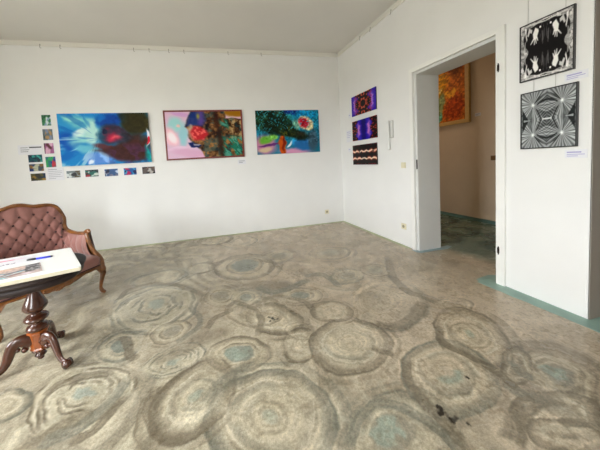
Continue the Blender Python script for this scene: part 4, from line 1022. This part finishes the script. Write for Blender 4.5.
pen('cap', 0, .34, .0055, .0068, 'black'); pen('barrel', .342, .88, .0070, .0070, 'blue'); pen('grip', .882, .95, .0066, .005, 'black'); pen('tip', .952, 1.0, .003, .0012, 'clear')
bm = bmesh.new(); add_tube(bm, [(ppt(.03)[0], ppt(.03)[1], .0150), (ppt(.3)[0], ppt(.3)[1], .0150)], [.0012, .0012], 8, smooth=False); from_bm('clip', bm, M['black'], pn)

# ------------------------------------------------------------------ daylight through the three windows, and an added, unseen warm fill in the next room
wd = bpy.data.worlds.new('overcast_sky'); bpy.context.scene.world = wd; wd.use_nodes = True
nt = wd.node_tree; bg = nt.nodes['Background']
tc = nt.nodes.new('ShaderNodeTexCoord'); sp = nt.nodes.new('ShaderNodeSeparateXYZ'); nt.links.new(tc.outputs['Generated'], sp.inputs[0])
rp = nt.nodes.new('ShaderNodeValToRGB'); nt.links.new(sp.outputs['Z'], rp.inputs['Fac'])
rp.color_ramp.elements[0].position = 0.0; rp.color_ramp.elements[0].color = (GROUND, GROUND, GROUND * .9, 1)
e = rp.color_ramp.elements.new(.06); e.color = (.88, .93, .98, 1)
rp.color_ramp.elements[-1].position = .7; rp.color_ramp.elements[-1].color = (.96, .98, 1.0, 1)
nt.links.new(rp.outputs['Color'], bg.inputs['Color']); bg.inputs['Strength'].default_value = WORLD

def area(name, loc, rot, sx, sy, e, c=(1, 1, 1), portal=False):
    l = bpy.data.lights.new(name, 'AREA'); l.shape = 'RECTANGLE'; l.size = sx; l.size_y = sy; l.energy = e; l.color = c
    if portal: l.cycles.is_portal = True
    o = bpy.data.objects.new(name, l); C.objects.link(o); o.location = loc; o.rotation_euler = rot; return o
area('window_daylight_left', (-6.92, (WL[0] + WL[1]) / 2, (WL[2] + WL[3]) / 2), (0, -PI / 2, 0), WL[3] - WL[2], WL[1] - WL[0], 1, portal=True)
for i, w in enumerate(WF):
    area('window_daylight_front', ((w[0] + w[1]) / 2, -6.72, (w[2] + w[3]) / 2), (PI / 2, 0, 0), w[1] - w[0], w[3] - w[2], 1, portal=True)
area('next_room_fill', (1.3, .6, H - .03), (0, 0, 0), .5, .5, ENEXT, (1, .78, .55))  # warm fill added out of view to brighten the next room, no fitting built

# ------------------------------------------------------------------ camera (wide lens, slightly tilted, with lens shift)
cd = bpy.data.cameras.new('camera'); cam = bpy.data.objects.new('camera', cd); C.objects.link(cam); bpy.context.scene.camera = cam
yaw, pit, rol = .21559, .06061, -.05891
fw = Vector((math.sin(yaw) * math.cos(pit), math.cos(yaw) * math.cos(pit), -math.sin(pit)))
r_ = Vector((math.cos(yaw), -math.sin(yaw), 0)); u_ = r_.cross(fw)
r2 = r_ * math.cos(rol) + u_ * math.sin(rol); u2 = -r_ * math.sin(rol) + u_ * math.cos(rol)
m4 = Matrix.Identity(4)
for i in range(3): m4[i][0] = r2[i]; m4[i][1] = u2[i]; m4[i][2] = -fw[i]
m4.translation = Vector((-2.6667, -4.55865, 1.3)); cam.matrix_world = m4
cd.sensor_fit = 'HORIZONTAL'; cd.sensor_width = 36; cd.lens = 245 / 600 * 36; cd.clip_start = .05
cd.shift_x = 37.12432 / 600; cd.shift_y = -47.15139 / 600
sc_ = bpy.context.scene
sc_.view_settings.view_transform = 'Standard'; sc_.view_settings.look = 'None'; sc_.view_settings.gamma = 1; sc_.view_settings.exposure = EXPO
